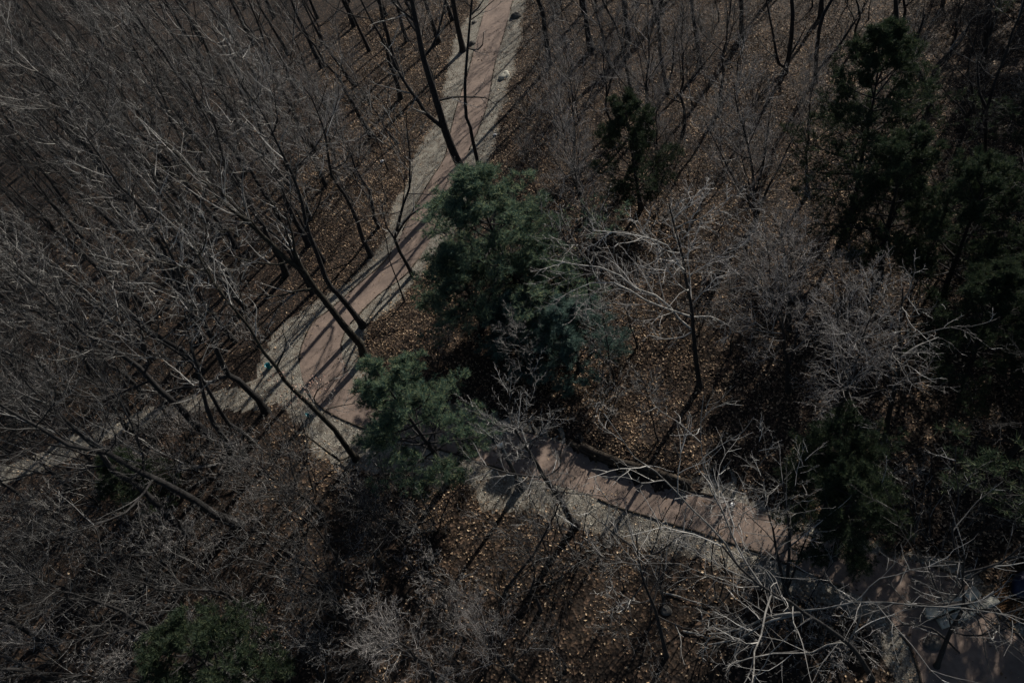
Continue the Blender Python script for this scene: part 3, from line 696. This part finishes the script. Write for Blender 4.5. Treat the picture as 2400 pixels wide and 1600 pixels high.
# ------------------------------------------------------------------ traced bare trees
def trace(px, Y, r0, r1, n_=None, drift=0.0):
    P = np.array([at_y(x, y, Y + drift * k / max(1, len(px) - 1)) for k, (x, y) in enumerate(px)])
    P = resample(list(P), 0.7)
    return P, np.linspace(r0, r1, len(P))
hero_xy = []
def hero(px, w0, label, style='feather', limbs=(), ext=3.0, height=13.0, seed=1, sc=0.8, name='bare_tree', wood=None, twig=None, t0=None, drift=0.0, cat='tree', thick=None, limb_wood=None):
    """px: traced centreline from base upwards, w0: width of the trunk in photo pixels."""
    b = at_z(*px[0]); z = tz(b[0], b[1]); b = at_z(*px[0], z); Y = b[1]
    dep = (b - np.array([0, 0, CAMH])) @ FW; r0 = 0.5 * w0 * dep / FPX
    P, _ = trace(px, Y, 1, 1, drift=drift)
    r = np.random.default_rng(seed)
    d = unit(P[-1] - P[max(-4, -len(P))])
    while P[-1, 2] < height + z:
        d = unit(d + r.normal(0, .10, 3) + np.array([0, 0, .12])); P = np.vstack([P, P[-1] + d * 0.8])
        if len(P) > 60: break
    P = np.vstack([P[:1], P[:1] * .65 + P[1:2] * .35, P[1:]])
    L = np.concatenate([[0], np.cumsum(np.linalg.norm(np.diff(P, axis=0), axis=1))]); f = L / L[-1]
    R = r0 * (1 - 0.85 * f ** 0.9); R[0] = r0 * 1.75; R[1] = r0 * 1.1
    P[0, 2] -= 0.25
    loc = b.copy(); ex = []
    for lpx, lw in limbs:
        s = np.argmin(np.hypot(*(project(P) - np.array(lpx[0])).T)); st = P[s]
        lp_ = np.array([at_y(x, y, st[1] + 0.15 * k) for k, (x, y) in enumerate(lpx)]); lp_[0] = st
        lp_ = resample(list(lp_), 0.5); lr = 0.5 * lw * dep / FPX
        ex.append((lp_ - loc, np.linspace(lr, max(lr * .3, .015), len(lp_))))
    G = grow(style, P - loc, np.maximum(R, .015), seed, ex, sc, t0, thick or (1.3 if style == 'feather' else 1.0))
    ms = tree_meshes('t', G, wood, twig, limb_wood=limb_wood)
    e = place(name, ms, loc); tag(e, label, cat); hero_xy.append(b[:2]); return e
hero([(1095, 419), (1069, 371), (1042, 302), (1032, 266), (1023, 237), (1015, 209), (993, 138), (979, 69), (965, 0)], 21, 'thick dark trunk leaning left across the upper trail', seed=31, height=16, t0=.5,
     limbs=[([(1034, 304), (998, 266), (977, 232), (950, 197), (930, 160), (900, 90)], 11), ([(1024, 232), (1060, 228), (1100, 228), (1142, 230), (1165, 248)], 5)])
hero([(1127, 412), (1116, 364), (1105, 314), (1103, 299), (1093, 276), (1090, 228), (1090, 195), (1096, 114), (1103, 34), (1106, 0)], 10, 'slender crooked trunk right beside the thick leaning one on the trail', seed=32, height=14, t0=.6, sc=.5,
     limbs=[([(1100, 133), (1118, 118), (1131, 107), (1134, 76)], 5), ([(1106, 38), (1120, 20), (1140, -10)], 5)])
hero([(1086, 120), (1072, 59), (1062, 0)], 14, 'dark trunk on the left gravel edge near the top of the trail', seed=33, height=13, t0=.5)
hero([(1289, 155), (1279, 86), (1272, 28), (1261, 0)], 13, 'upright dark trunk right of the trail cut off by the top edge', seed=34, height=14, t0=.5)
hero([(1492, 248), (1475, 193), (1465, 145), (1458, 103), (1447, 69), (1420, 17)], 9, 'slim bending trunk behind the shaded pine at upper right', seed=35, height=11, t0=.35, sc=.6, limbs=[([(1458, 103), (1475, 55), (1500, 10)], 5)])
hero([(1565, 220), (1547, 121), (1544, 52), (1527, 0)], 10, 'straight trunk right of the slim bending one near the top', seed=36, height=13, t0=.45, limbs=[([(1566, 210), (1578, 150), (1580, 90), (1600, 20)], 6)])
hero([(1838, 172), (1848, 138), (1855, 86), (1858, 34), (1855, -10)], 12, 'several dark stems rising together at the top right', seed=37, height=12, t0=.4, sc=.6, limbs=[([(1838, 165), (1824, 148), (1813, 86), (1796, 0)], 8), ([(1848, 138), (1870, 100), (1890, 60)], 6)])
hero([(1912, 193), (1913, 138), (1920, 69), (1930, 34), (1950, 0)], 11, 'forking dark tree with a long right arm at top right', seed=38, height=12, t0=.5, sc=.6, limbs=[([(1915, 172), (1962, 114), (1996, 62), (2027, 20)], 9)])
hero([(2182, 265), (2172, 213), (2151, 165), (2130, 138), (2106, 86), (2099, 0)], 17, 'big wide-forked dark trunk in the upper right corner', seed=39, height=13, t0=.55, sc=.6, twig='twig_dark', limbs=[([(2174, 205), (2199, 151), (2247, 103), (2275, 52)], 13), ([(2137, 140), (2151, 86), (2168, 34)], 10)])
hero([(2302, 482), (2309, 344), (2313, 258), (2333, 189), (2360, 120)], 10, 'long thin dark trunk near the right edge', seed=40, height=13, t0=.5, sc=.6, twig='twig_dark', limbs=[([(2312, 270), (2296, 220), (2290, 140)], 6)])
hero([(1772, 520), (1766, 470), (1765, 413), (1755, 350), (1740, 290)], 9, 'hazy purplish many-stemmed tree on the right slope', 'fuzzy', seed=41, height=8, t0=.15, sc=1.2, limbs=[([(1772, 515), (1796, 448), (1824, 396), (1848, 344), (1880, 280)], 7), ([(1770, 500), (1720, 420), (1680, 340), (1650, 280)], 6), ([(1768, 480), (1790, 380), (1800, 300), (1810, 240)], 6)])
hero([(725, 575), (706, 540), (691, 517), (662, 450), (648, 415), (630, 360)], 14, 'feathery tree whose crown fills the left centre above the trail bend', seed=42, height=13, t0=.35, sc=1.0)
hero([(854, 838), (845, 807), (827, 787), (804, 761), (781, 730), (757, 699), (739, 677), (722, 652), (711, 634), (692, 623), (665, 602), (620, 557)], 19, 'stout dark trunk leaning left across the trail bend', seed=43, height=14, t0=.5, wood='bark_moss',
     limbs=[([(735, 680), (684, 684), (653, 696), (613, 690), (580, 680)], 7), ([(711, 634), (690, 590), (688, 560), (670, 500)], 9)])
hero([(852, 765), (827, 732), (814, 715), (793, 690), (774, 671), (762, 650), (745, 600), (725, 550)], 15, 'second dark trunk directly behind the stout leaning one at the bend', seed=44, height=13, t0=.5)
e15 = hero([(835, 1076), (810, 1044), (784, 1006), (753, 975), (719, 942), (692, 917), (667, 891), (648, 860), (617, 824), (585, 768), (558, 735)], 14, 'long slanting trunk with a few pinkish leaves over the path junction', seed=45, height=13, t0=.6, wood='bark_moss', sc=.7,
     limbs=[([(826, 1078), (799, 1080), (768, 1059), (734, 1032), (705, 1010)], 8), ([(740, 962), (734, 935), (745, 912), (791, 881), (815, 868)], 4), ([(738, 964), (765, 958), (800, 950), (832, 945)], 4), ([(640, 850), (665, 825), (672, 800), (660, 770)], 4)])
hero([(623, 965), (606, 936), (581, 913), (558, 890), (535, 879), (520, 850), (500, 800)], 17, 'dark trunk rising from the grey side path with a long left arm', seed=46, height=12, t0=.5, limbs=[([(538, 879), (525, 881), (477, 904), (426, 907), (378, 921), (330, 925)], 10)])
hero([(592, 1034), (563, 1009), (535, 992), (514, 959), (495, 925), (470, 880)], 11, 'curved dark trunk just below the grey side path', seed=47, height=11, t0=.5, sc=.6)
hero([(542, 1092), (537, 1057), (528, 1030), (500, 990)], 15, 'pale-limbed tree spreading long branches to the left edge', 'contort', seed=48, height=9, t0=.5, sc=.8, wood='bark', twig='twig',
     limbs=[([(540, 1085), (502, 1088), (458, 1097), (420, 1091), (353, 1087), (286, 1087), (248, 1070), (120, 1010), (0, 955)], 6.3), ([(540, 1080), (460, 1098), (353, 1095), (260, 1095), (150, 1085), (60, 1080)], 4.9), ([(535, 1060), (480, 1140), (400, 1130), (330, 1140), (240, 1135)], 4.9)])
hero([(475, 795), (461, 764), (440, 715), (424, 678), (400, 620), (370, 560)], 15, 'dark trunk deep in the left stand above the side path', seed=49, height=13, t0=.45)
hero([(300, 1010), (280, 975), (250, 930), (215, 880), (190, 820)], 10, 'slim dark trunk behind the far end of the grey side path', seed=50, height=11, t0=.4)
hero([(1352, 1231), (1334, 1212), (1319, 1180), (1300, 1149), (1275, 1118), (1260, 1090), (1243, 1063), (1225, 1036), (1206, 1005), (1190, 960)], 17, 'leaning tree with a bright feathery crown in front of the lower trail', seed=51, height=8.5, t0=.66, sc=.85, twig='twig', thick=.8,
     limbs=[([(1252, 1113), (1214, 1113), (1172, 1103), (1128, 1088), (1090, 1070)], 6), ([(1273, 1110), (1296, 1107), (1315, 1092), (1313, 1065), (1320, 1040)], 5), ([(1302, 1152), (1340, 1156), (1370, 1157), (1420, 1163)], 4)])
hero([(1640, 905), (1632, 850), (1625, 775), (1620, 716), (1613, 680), (1606, 645), (1600, 600)], 13, 'white-limbed contorted tree on the sunny leaf slope', 'contort', seed=52, height=10, t0=.5, sc=1.15, limb_wood='bark_white', thick=1.15,
     limbs=[([(1625, 763), (1580, 737), (1557, 697), (1498, 683), (1450, 643), (1391, 622), (1330, 619), (1290, 608)], 5.0), ([(1600, 750), (1517, 706), (1462, 669), (1427, 659), (1373, 664), (1344, 680), (1297, 706)], 4.3), ([(1610, 660), (1590, 603), (1552, 631), (1525, 640)], 3.1), ([(1622, 740), (1660, 740), (1717, 770), (1705, 794), (1680, 800)], 3.7), ([(1608, 650), (1560, 570), (1510, 555), (1450, 545), (1390, 540)], 3.7), ([(1626, 780), (1600, 790), (1560, 795), (1520, 785)], 3.1), ([(1618, 700), (1680, 650), (1720, 640)], 2.5)])
hero([(1844, 1390), (1833, 1352), (1819, 1286), (1811, 1236), (1801, 1206), (1792, 1165), (1783, 1129)], 9, 'three dark stems fanning from one base beside the lower trail', 'sapling', seed=53, height=8, t0=.4, sc=.9,
     limbs=[([(1842, 1380), (1847, 1334), (1851, 1272), (1847, 1209), (1840, 1165), (1835, 1110)], 9), ([(1846, 1382), (1858, 1350), (1874, 1299), (1890, 1263), (1903, 1225)], 6)])
hero([(2045, 1590), (2000, 1520), (1925, 1460), (1884, 1435), (1851, 1409), (1818, 1394), (1774, 1366), (1734, 1330), (1693, 1279)], 13, 'near tree with pale sweeping limbs along the bottom right', 'contort', seed=54, height=9.5, t0=.72, sc=.8, twig='twig',
     limbs=[([(1886, 1436), (1831, 1438), (1785, 1450), (1769, 1460), (1708, 1481), (1660, 1485)], 5.0), ([(1900, 1445), (1800, 1455), (1734, 1496), (1660, 1510)], 4.3), ([(2010, 1530), (1960, 1500), (1900, 1530), (1800, 1530), (1700, 1560)], 4.3), ([(1990, 1515), (2020, 1440), (2000, 1400), (1960, 1380)], 3.7)])
hero([(2196, 1560), (2211, 1520), (2219, 1499), (2234, 1466), (2251, 1438), (2259, 1415), (2256, 1357), (2262, 1300)], 12, 'dark tree with spoke-like branches over the pale stone wall', seed=55, height=9, t0=.4, sc=.6, twig='twig_dark',
     limbs=[([(2219, 1499), (2180, 1470), (2130, 1460), (2090, 1470)], 6), ([(2256, 1418), (2190, 1420), (2120, 1422)], 5), ([(2256, 1415), (2310, 1400), (2370, 1360)], 5), ([(2254, 1420), (2310, 1450), (2380, 1500)], 5), ([(2221, 1496), (2262, 1540), (2330, 1580)], 5)])
hero([(1562, 1535), (1551, 1490), (1537, 1432), (1509, 1363), (1496, 1301), (1490, 1250)], 11, 'curving dark trunk among the leaves near the bottom edge', seed=56, height=7, t0=.5, sc=.5)
hero([(1178, 1400), (1190, 1375), (1225, 1330), (1250, 1300), (1268, 1268)], 9, 'short dark leaning trunk amid bottom centre twigs', 'sapling', seed=57, height=6, t0=.5, sc=.6)
hero([(2072, 1042), (2080, 990), (2089, 943), (2105, 880), (2108, 840)], 14, 'dark trunk with radiating branches on the right slope', 'contort', seed=58, height=9, t0=.6, sc=.7, wood='bark', twig='twig', limbs=[([(2106, 870), (2060, 830), (2030, 850)], 6), ([(2107, 860), (2150, 810), (2200, 790)], 6)])
hero([(968, 645), (950, 612), (938, 592), (925, 560), (935, 520), (945, 480), (960, 440)], 10, 'forked dark tree on the left trail edge below the thick leaning trunk', seed=59, height=9, t0=.4, sc=.6, limbs=[([(930, 545), (955, 510), (1000, 480), (1060, 440)], 6), ([(928, 565), (905, 530), (895, 480)], 5)])
hero([(948, 706), (930, 655), (914, 613), (905, 560)], 4, 'thin sapling slanting over the inner trail edge', 'sapling', seed=60, height=6, t0=.5, sc=.5)
hero([(870, 600), (850, 560), (838, 520), (820, 480)], 11, 'dark trunk at the leafy edge left of the middle trail', seed=61, height=11, t0=.5, sc=.7)
hero([(1390, 820), (1388, 760), (1383, 700), (1375, 650)], 8, 'dark trunk right of the central pines', 'feather', seed=62, height=8, t0=.5, sc=.5)
# withered pinkish leaves still hanging on the slanting junction tree
r_ = np.random.default_rng(77); Lv = []; cen = [(692, 905), (700, 915), (722, 890), (735, 915), (668, 925), (655, 880), (745, 900), (715, 930), (760, 905), (690, 940)]
Yb = hero_xy[14][1]; loc15 = np.array(e15.location)
for c_ in cen:
    for k in range(16):
        p = at_y(c_[0] + r_.normal(0, 12), c_[1] + r_.normal(0, 9), Yb + r_.normal(0, .5)) - loc15
        d = unit(r_.normal(0, 1, 3)); s_ = unit(np.cross(d, r_.normal(0, 1, 3))); l_ = r_.uniform(.07, .12)
        Lv += [p, p + d * l_ * .5 + s_ * l_ * .32, p + d * l_, p + d * l_ * .5 - s_ * l_ * .32]
o = obj('withered_leaves', mesh_np('withered_leaves', np.array(Lv), [np.arange(len(Lv)).reshape(-1, 4)]), 'leaf_pink', e15); tag(o, 'pinkish dry leaves still on the branches', kind='stuff')

# pale broken branch by the side path
p = at_z(424, 962); bb = np.array([[0, 0, .0], [.02, .1, .25], [-.02, .22, .52], [0.0, .3, .72]])
o = obj('broken_branch', tube_mesh('broken_branch', [(bb[None], np.array([[.05, .055, .05, .02]]), 8)]), 'wood', None, (p[0], p[1], max(tz(p[0], p[1]), 0)))
tag(o, 'pale freshly snapped branch end sticking up at the grey side path', 'branch')

# ------------------------------------------------------------------ the stands of bare trees
frame_q = np.array([[-58, 126], [50, 50], [60, 20], [30, -2], [8, -4], [-22, 2], [-40, 16]])
path_px = np.array([tuple(p) for p in project(np.column_stack([grav_poly, np.zeros(len(grav_poly))]))])
main_cut = path_px
pine_px = [(p[0], 130 if p[2] != 'pine_a' else 150) for p in PINES[:6]]
taken = [np.array(p) for p in hero_xy] + list(pine_xy)
def zone(px):
    x, y = px
    if x > 2420 or y < -20 or x < -20 or y > 1620: return 'out'
    if x < 1000 and y < 330: return 'tl'
    if x < 760 and y < 900: return 'l'
    if x < 760: return 'bl'
    if y > 1220 and x < 1560: return 'b'
    if y > 1220: return 'br'
    if x > 2000: return 'r'
    if y < 330: return 't'
    return 'c'
CELL = [['in the top left corner', 'along the top edge left of the trail', 'along the top edge near the trail', 'along the top edge right of the trail', 'in the top right corner'],
        ['in the upper left stand', 'in the stand left of the upper trail', 'beside the central pines', 'on the upper right slope', 'by the upper right edge'],
        ['at the left edge above the side path', 'left of the trail bend', 'below the central pines', 'on the sunny leaf slope', 'by the right edge halfway down'],
        ['at the left end of the side path', 'below the side path', 'around the lower trail', 'right of the log wall', 'on the lower right slope'],
        ['in the bottom left corner', 'along the bottom edge left of centre', 'at the bottom centre', 'along the bottom edge right of centre', 'in the bottom right corner']]
crew = []
def label_crew():
    cells = {}
    for e, kind, top in crew:
        for f_ in (1.0, .6, .3, 0.0):   # name it by the highest piece of it that is in view
            x, y = project(np.array([[top[0], top[1], top[2] * f_]]))[0]
            if -30 <= x <= 2430 and -30 <= y <= 1630: break
        if x < -30: c = 'just beyond the left edge'
        elif x > 2430: c = 'just beyond the right edge'
        elif y < -30: c = 'just beyond the top edge'
        elif y > 1630: c = 'just beyond the bottom edge'
        else: c = CELL[min(int(max(y, 0) / 320), 4)][min(int(max(x, 0) / 480), 4)]
        cells.setdefault((kind, c), []).append((x, e))
    for (kind, c), L in cells.items():
        L.sort(key=lambda q: q[0]); n_ = len(L)
        for k, (x, e) in enumerate(L):
            if n_ == 1: w_ = 'lone '
            elif n_ == 2: w_ = ('left', 'right')[k] + ' one of two '
            elif k == 0: w_ = 'leftmost '
            elif k == n_ - 1: w_ = 'rightmost '
            else: w_ = ORD[min(k, len(ORD) - 1)] + '-from-left '
            if n_ == 2: lab = KT[kind] + ' ' + c + ', ' + ('left' if k == 0 else 'right') + ' of two'
            else: lab = w_ + KT[kind] + ' ' + c
            tag(e, lab, 'shrub' if kind == 'shrub' else 'tree', KG[kind])
KT = {'feather': 'feathery grey bare tree', 'dark': 'dark-twigged bare tree', 'contort': 'pale crooked bare tree', 'fuzzy': 'hazy purplish bare tree', 'sapling': 'thin bare sapling', 'shrub': 'low bare shrub'}
KG = {'feather': 'feathery grey trees of the stand', 'dark': 'dark-twigged trees of the stand', 'contort': 'pale crooked trees of the stand', 'fuzzy': 'hazy purplish trees of the slope', 'sapling': 'thin saplings of the undergrowth', 'shrub': 'shrubs of the undergrowth'}
MIX = {'tl': 'feather_e feather_b feather_d feather_d feather_e', 'l': 'feather_a feather_e feather_c feather_d feather_e feather_d', 'bl': 'feather_d fuzzy_c sapling_a feather_d feather_e', 'b': 'fuzzy_c fuzzy_b sapling_a sapling_b fuzzy_c', 'br': 'fuzzy_c feather_d fuzzy_c',
       'r': 'feather_d fuzzy_c fuzzy_b', 't': 'feather_b fuzzy_b feather_d sapling_a', 'c': 'fuzzy_a fuzzy_b sapling_a sapling_b fuzzy_a', 'out': 'feather_d feather_e'}
SP = {'tl': 3.2, 'l': 2.4, 'bl': 2.0, 'b': 1.35, 'br': 1.8, 'r': 2.5, 't': 2.6, 'c': 2.2, 'out': 5.5}
LIT = [(1650, 1000, 190), (1900, 100, 150), (1780, 450, 130), (1440, 840, 150), (890, 790, 80), (2150, 1010, 80), (1400, 330, 90), (1820, 1190, 60), (760, 860, 110), (1180, 1030, 90), (1420, 1130, 120), (1560, 1180, 70), (900, 650, 80), (1120, 120, 60), (1100, 300, 80), (760, 1110, 60)]
LITG = [(at_z(a, b_)[:2], np.linalg.norm(at_z(a + c_ * .7, b_)[:2] - at_z(a, b_)[:2])) for a, b_, c_ in LIT]
SH = -np.array([sdir.x, sdir.y]) / sdir.z
r_ = np.random.default_rng(5150)
lo, hi = frame_q.min(0), frame_q.max(0)
cand = lo + (hi - lo) * r_.random((9000, 2))
cand = cand[inpoly(cand, frame_q)]
dpath = np.maximum(sdist(cand), 0)
cpx = project(np.column_stack([cand, np.zeros(len(cand))]))
inside = (cpx[:, 0] > -20) & (cpx[:, 0] < 2420) & (cpx[:, 1] > -20) & (cpx[:, 1] < 1620)
o_ = np.argsort(~inside, kind='stable'); cand, dpath, cpx = cand[o_], dpath[o_], cpx[o_]
count = {}
def crowd(p, d): return any((q[0] - p[0]) ** 2 + (q[1] - p[1]) ** 2 < d * d for q in taken)
for i in range(len(cand)):
    if dpath[i] < 0.7: continue
    zn = zone(cpx[i]); far = cand[i][1] > 75
    if count.get('all', 0) > 310: break
    if zn == 'out' and count.get('out', 0) > 55: continue
    if zn == 'tl' and count.get('tl', 0) > 78: continue
    d = SP[zn] * (1.25 if far else 1.0)
    if crowd(cand[i], d): continue
    key = r_.choice(MIX[zn].split())
    rim_ = min(cpx[i][0] / 420, (2400 - cpx[i][0]) / 300, (1600 - cpx[i][1]) / 330, (cpx[i][1] + 120) / 300)
    if rim_ < 1 and r_.random() < .8: key = 'feather_f' if zn in ('tl', 'l', 't', 'out') else 'fuzzy_d'   # rim trees get near-black twigs: edge darkening put into their colour
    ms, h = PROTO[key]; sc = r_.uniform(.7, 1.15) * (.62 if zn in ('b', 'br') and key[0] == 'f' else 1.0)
    if far: sc *= 1.05
    # keep the trail, the pines and the bright trees in view: smaller tree or none where a crown would cover them
    ok = False
    for attempt in range(3):
        hh = h * sc; S_ = np.array([[cand[i][0], cand[i][1], hh * f] for f in (.45, .65, .85, 1.0)]); S_ = np.concatenate([S_, S_ + [1.3, 0, 0], S_ - [1.3, 0, 0]])
        pp = project(S_); hit = inpoly(pp, main_cut).sum()
        for (c_, rad_) in pine_px: hit += (np.hypot(*(pp - np.array(c_)).T) < rad_ * .75).sum()
        hit += (np.hypot(*(pp - np.array([1290, 1140])).T) < 120).sum() * 2 + (np.hypot(*(pp - np.array([1520, 690])).T) < 190).sum() + (np.hypot(*(pp - np.array([1200, 940])).T) < 90).sum()
        if hit <= (2 if zn == 'b' else 0) or (zn == 'tl' and hit <= 3): ok = True; break
        key = ('sapling_a', 'sapling_b', 'shrub_a')[attempt] if attempt < 2 else key
        ms, h = PROTO[key]; sc = r_.uniform(.7, 1.0)
    if not ok: continue
    hts = h * sc * np.array([.4, .55, .7, .85, 1.0]); sp_ = cand[i][None] + SH[None] * hts[:, None]
    lit = [int((np.hypot(*(sp_ - c_).T) < rad_ + .8).any()) for c_, rad_ in LITG]
    if (any(lit[:8]) and r_.random() < .95) or (any(lit[8:]) and r_.random() < .35): continue
    if zn == 'out':
        q_ = project(np.column_stack([np.repeat(cand[i][None], 5, 0), hts])); vis = ((q_[:, 0] > -60) & (q_[:, 0] < 2460) & (q_[:, 1] > -60) & (q_[:, 1] < 1660)).any()
        q2 = project(np.column_stack([sp_, np.zeros(5)])); shd = ((q2[:, 0] > 0) & (q2[:, 0] < 2400) & (q2[:, 1] > 0) & (q2[:, 1] < 1600)).any()
        if not (vis or shd): continue
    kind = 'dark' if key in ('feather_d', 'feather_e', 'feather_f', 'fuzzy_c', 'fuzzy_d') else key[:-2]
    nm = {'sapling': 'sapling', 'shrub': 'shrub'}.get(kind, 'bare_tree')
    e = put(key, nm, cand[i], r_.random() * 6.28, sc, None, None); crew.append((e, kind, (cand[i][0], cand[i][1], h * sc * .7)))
    e.rotation_euler = (r_.normal(0, .07), r_.normal(0, .07), e.rotation_euler.z)
    taken.append(cand[i]); count[zn] = count.get(zn, 0) + 1; count['all'] = count.get('all', 0) + 1
# undergrowth shrubs
nsh = 0
for i in r_.permutation(len(cand)):
    if nsh >= 190: break
    zn = zone(cpx[i])
    if zn in ('out', 'tl') or dpath[i] < .5 or crowd(cand[i], 0.8 if zn in ('b', 'bl', 'br') else 1.5): continue
    if zn not in ('b', 'bl', 'br') and r_.random() < .7: continue
    if inpoly(project(np.array([[cand[i][0], cand[i][1], q] for q in (1.2, 2.2, 3.2)])), main_cut).any(): continue
    key = r_.choice(['shrub_c', 'shrub_c', 'shrub_b'] if zn in ('b', 'bl', 'br') else ['shrub_a', 'shrub_b', 'shrub_c', 'sapling_b'])
    nm = 'sapling' if key[:3] == 'sap' else 'shrub'
    e = put(key, nm, cand[i], r_.random() * 6.28, r_.uniform(.7, 1.2) * (1.35 if zn in ('b', 'bl', 'br') else 1.0), None, None); crew.append((e, key[:-2], (cand[i][0], cand[i][1], 1.5))); taken.append(cand[i]); nsh += 1

label_crew()
# ------------------------------------------------------------------ leaf litter
def litter(name, nl, region, seed, onpath, label):
    r = np.random.default_rng(seed)
    lo, hi = region.min(0), region.max(0)
    P = lo + (hi - lo) * r.random((int(nl * (2.6 if not onpath else 26)), 2)); P = P[inpoly(P, region)]
    q_ = sdist(P); ins = q_ < 0
    if onpath:
        P = P[ins]; d = -q_[ins]; ins = ins[ins]; dt = distpoly(P, trail_poly)
        pr = np.where(ins, 0.02 + 0.10 * vnoise(P, 1.5, 71) ** 2 + 0.9 * np.exp(-d / .3) + .25 * np.exp(-dt / .12) + .30 * np.clip(vnoise(P, 1.3, 73) - .78, 0, 1) * 4, 0); P = P[r.random(len(P)) < pr]
    else:
        dn = (0.15 + 0.75 * vnoise(P, 3.0, 41) + 0.55 * vnoise(P, 0.9, 43)) * (0.3 + 0.7 * np.clip((P[:, 1] - 8 + P[:, 0] * .6) / 6, 0, 1)) * (0.10 + 0.90 * np.clip((P[:, 0] * .94 - (P[:, 1] - 25) * .1 + 10.5 + 5 * vnoise(P, 6, 47)) / 6, 0, 1)); P = P[(~ins) & (r.random(len(P)) < dn)]  # leaves thinned at left and bottom; bare dark floor stands in for shade
    P = P[:nl]; m = len(P)
    z = np.maximum(terrain(P), 0.026 if onpath else -9) + r.uniform(.01, .05, m)
    a = r.random(m) * 6.28; L = .045 + .10 * r.random(m) ** 1.6; Wd = L * r.uniform(.42, .62, m)
    til = r.normal(0, .6, (m, 2))
    ax = np.column_stack([np.cos(a), np.sin(a), til[:, 0]]); ay = np.column_stack([-np.sin(a), np.cos(a), til[:, 1]])
    c = np.column_stack([P, z]); cur = r.uniform(-.25, .45, m)[:, None] * L[:, None] * np.array([0, 0, 1.])
    V = np.stack([c - ax * L[:, None] / 2 + cur, c + ay * Wd[:, None] / 2, c + ax * L[:, None] / 2 + cur, c - ay * Wd[:, None] / 2], 1).reshape(-1, 3)
    k = np.arange(m)[:, None] * 4
    F = np.concatenate([k + np.array([[0, 3, 1]]), k + np.array([[1, 3, 2]])])
    o = obj(name, mesh_np(name, V, [F]), 'leaf'); tag(o, label, 'leaves', kind='stuff')
near = np.array([[-30, 52], [-8, 70], [44, 46], [38, 20], [14, 0], [-4, 2], [-26, 12]])
litter('leaf_litter', 350000, near, 61, False, 'dry brown fallen leaves covering the forest floor')
litter('scattered_leaves', 16000, near, 62, True, 'sparse fallen leaves strewn over the trail and gravel')
# loose stones on the gravel
r = np.random.default_rng(91); P = np.array([-34, 0]) + np.array([60, 60]) * r.random((90000, 2)); q_ = sdist(P); P = P[(q_ < -.02) & (q_ > -9)]
P = P[~inpoly(P, trail_poly)][:5000]; m_ = len(P); sz = r.uniform(.015, .05, (m_, 1, 1)) * np.array([1, 1, .6])
octa = np.array([[1, 0, 0], [0, 1, 0], [-1, 0, 0], [0, -1, 0], [0, 0, 1], [0, 0, -1]], float)[None] * r.uniform(.6, 1.3, (m_, 6, 1))
V = np.column_stack([P, np.full(m_, .02)])[:, None] + octa * sz
tri = np.array([[0, 1, 4], [1, 2, 4], [2, 3, 4], [3, 0, 4], [1, 0, 5], [2, 1, 5], [3, 2, 5], [0, 3, 5]])
F = (np.arange(m_)[:, None, None] * 6 + tri[None]).reshape(-1, 3)
tag(obj('gravel_stones', mesh_np('gravel_stones', V.reshape(-1, 3), [F]), 'stone'), 'loose pale stones on the gravel verges', 'gravel', kind='stuff')
# fallen sticks
sticks = []
for i in range(14):
    px = (r_.uniform(900, 2300), r_.uniform(300, 1500)); p = at_z(*px)
    if inpoly(np.array([p[:2]]), grav_poly)[0]: continue
    a = r_.random() * 6.28; k = np.linspace(0, 1, 6)[:, None]; L = r_.uniform(1.0, 2.6)
    P = k * np.array([[math.cos(a), math.sin(a), 0]]) * L + r_.normal(0, .04, (6, 3)) + np.array([p[0], p[1], 0]); P[:, 2] = terrain(P[:, :2]) + .06 + np.abs(r_.normal(0, .03, 6))
    loc = P[0].copy(); o = obj('fallen_stick', tube_mesh('fallen_stick', [((P - loc)[None], np.linspace(.035, .012, 6)[None], 6)]), 'bark_pale', None, loc)
    sticks.append((project(loc[None])[0][0], o))


sticks.sort(key=lambda q: q[0])
for k, (_, o) in enumerate(sticks): tag(o, ('leftmost' if k == 0 else ORD[k] + '-from-left') + ' dead stick lying on the leaf litter', 'stick', 'fallen sticks on the forest floor')
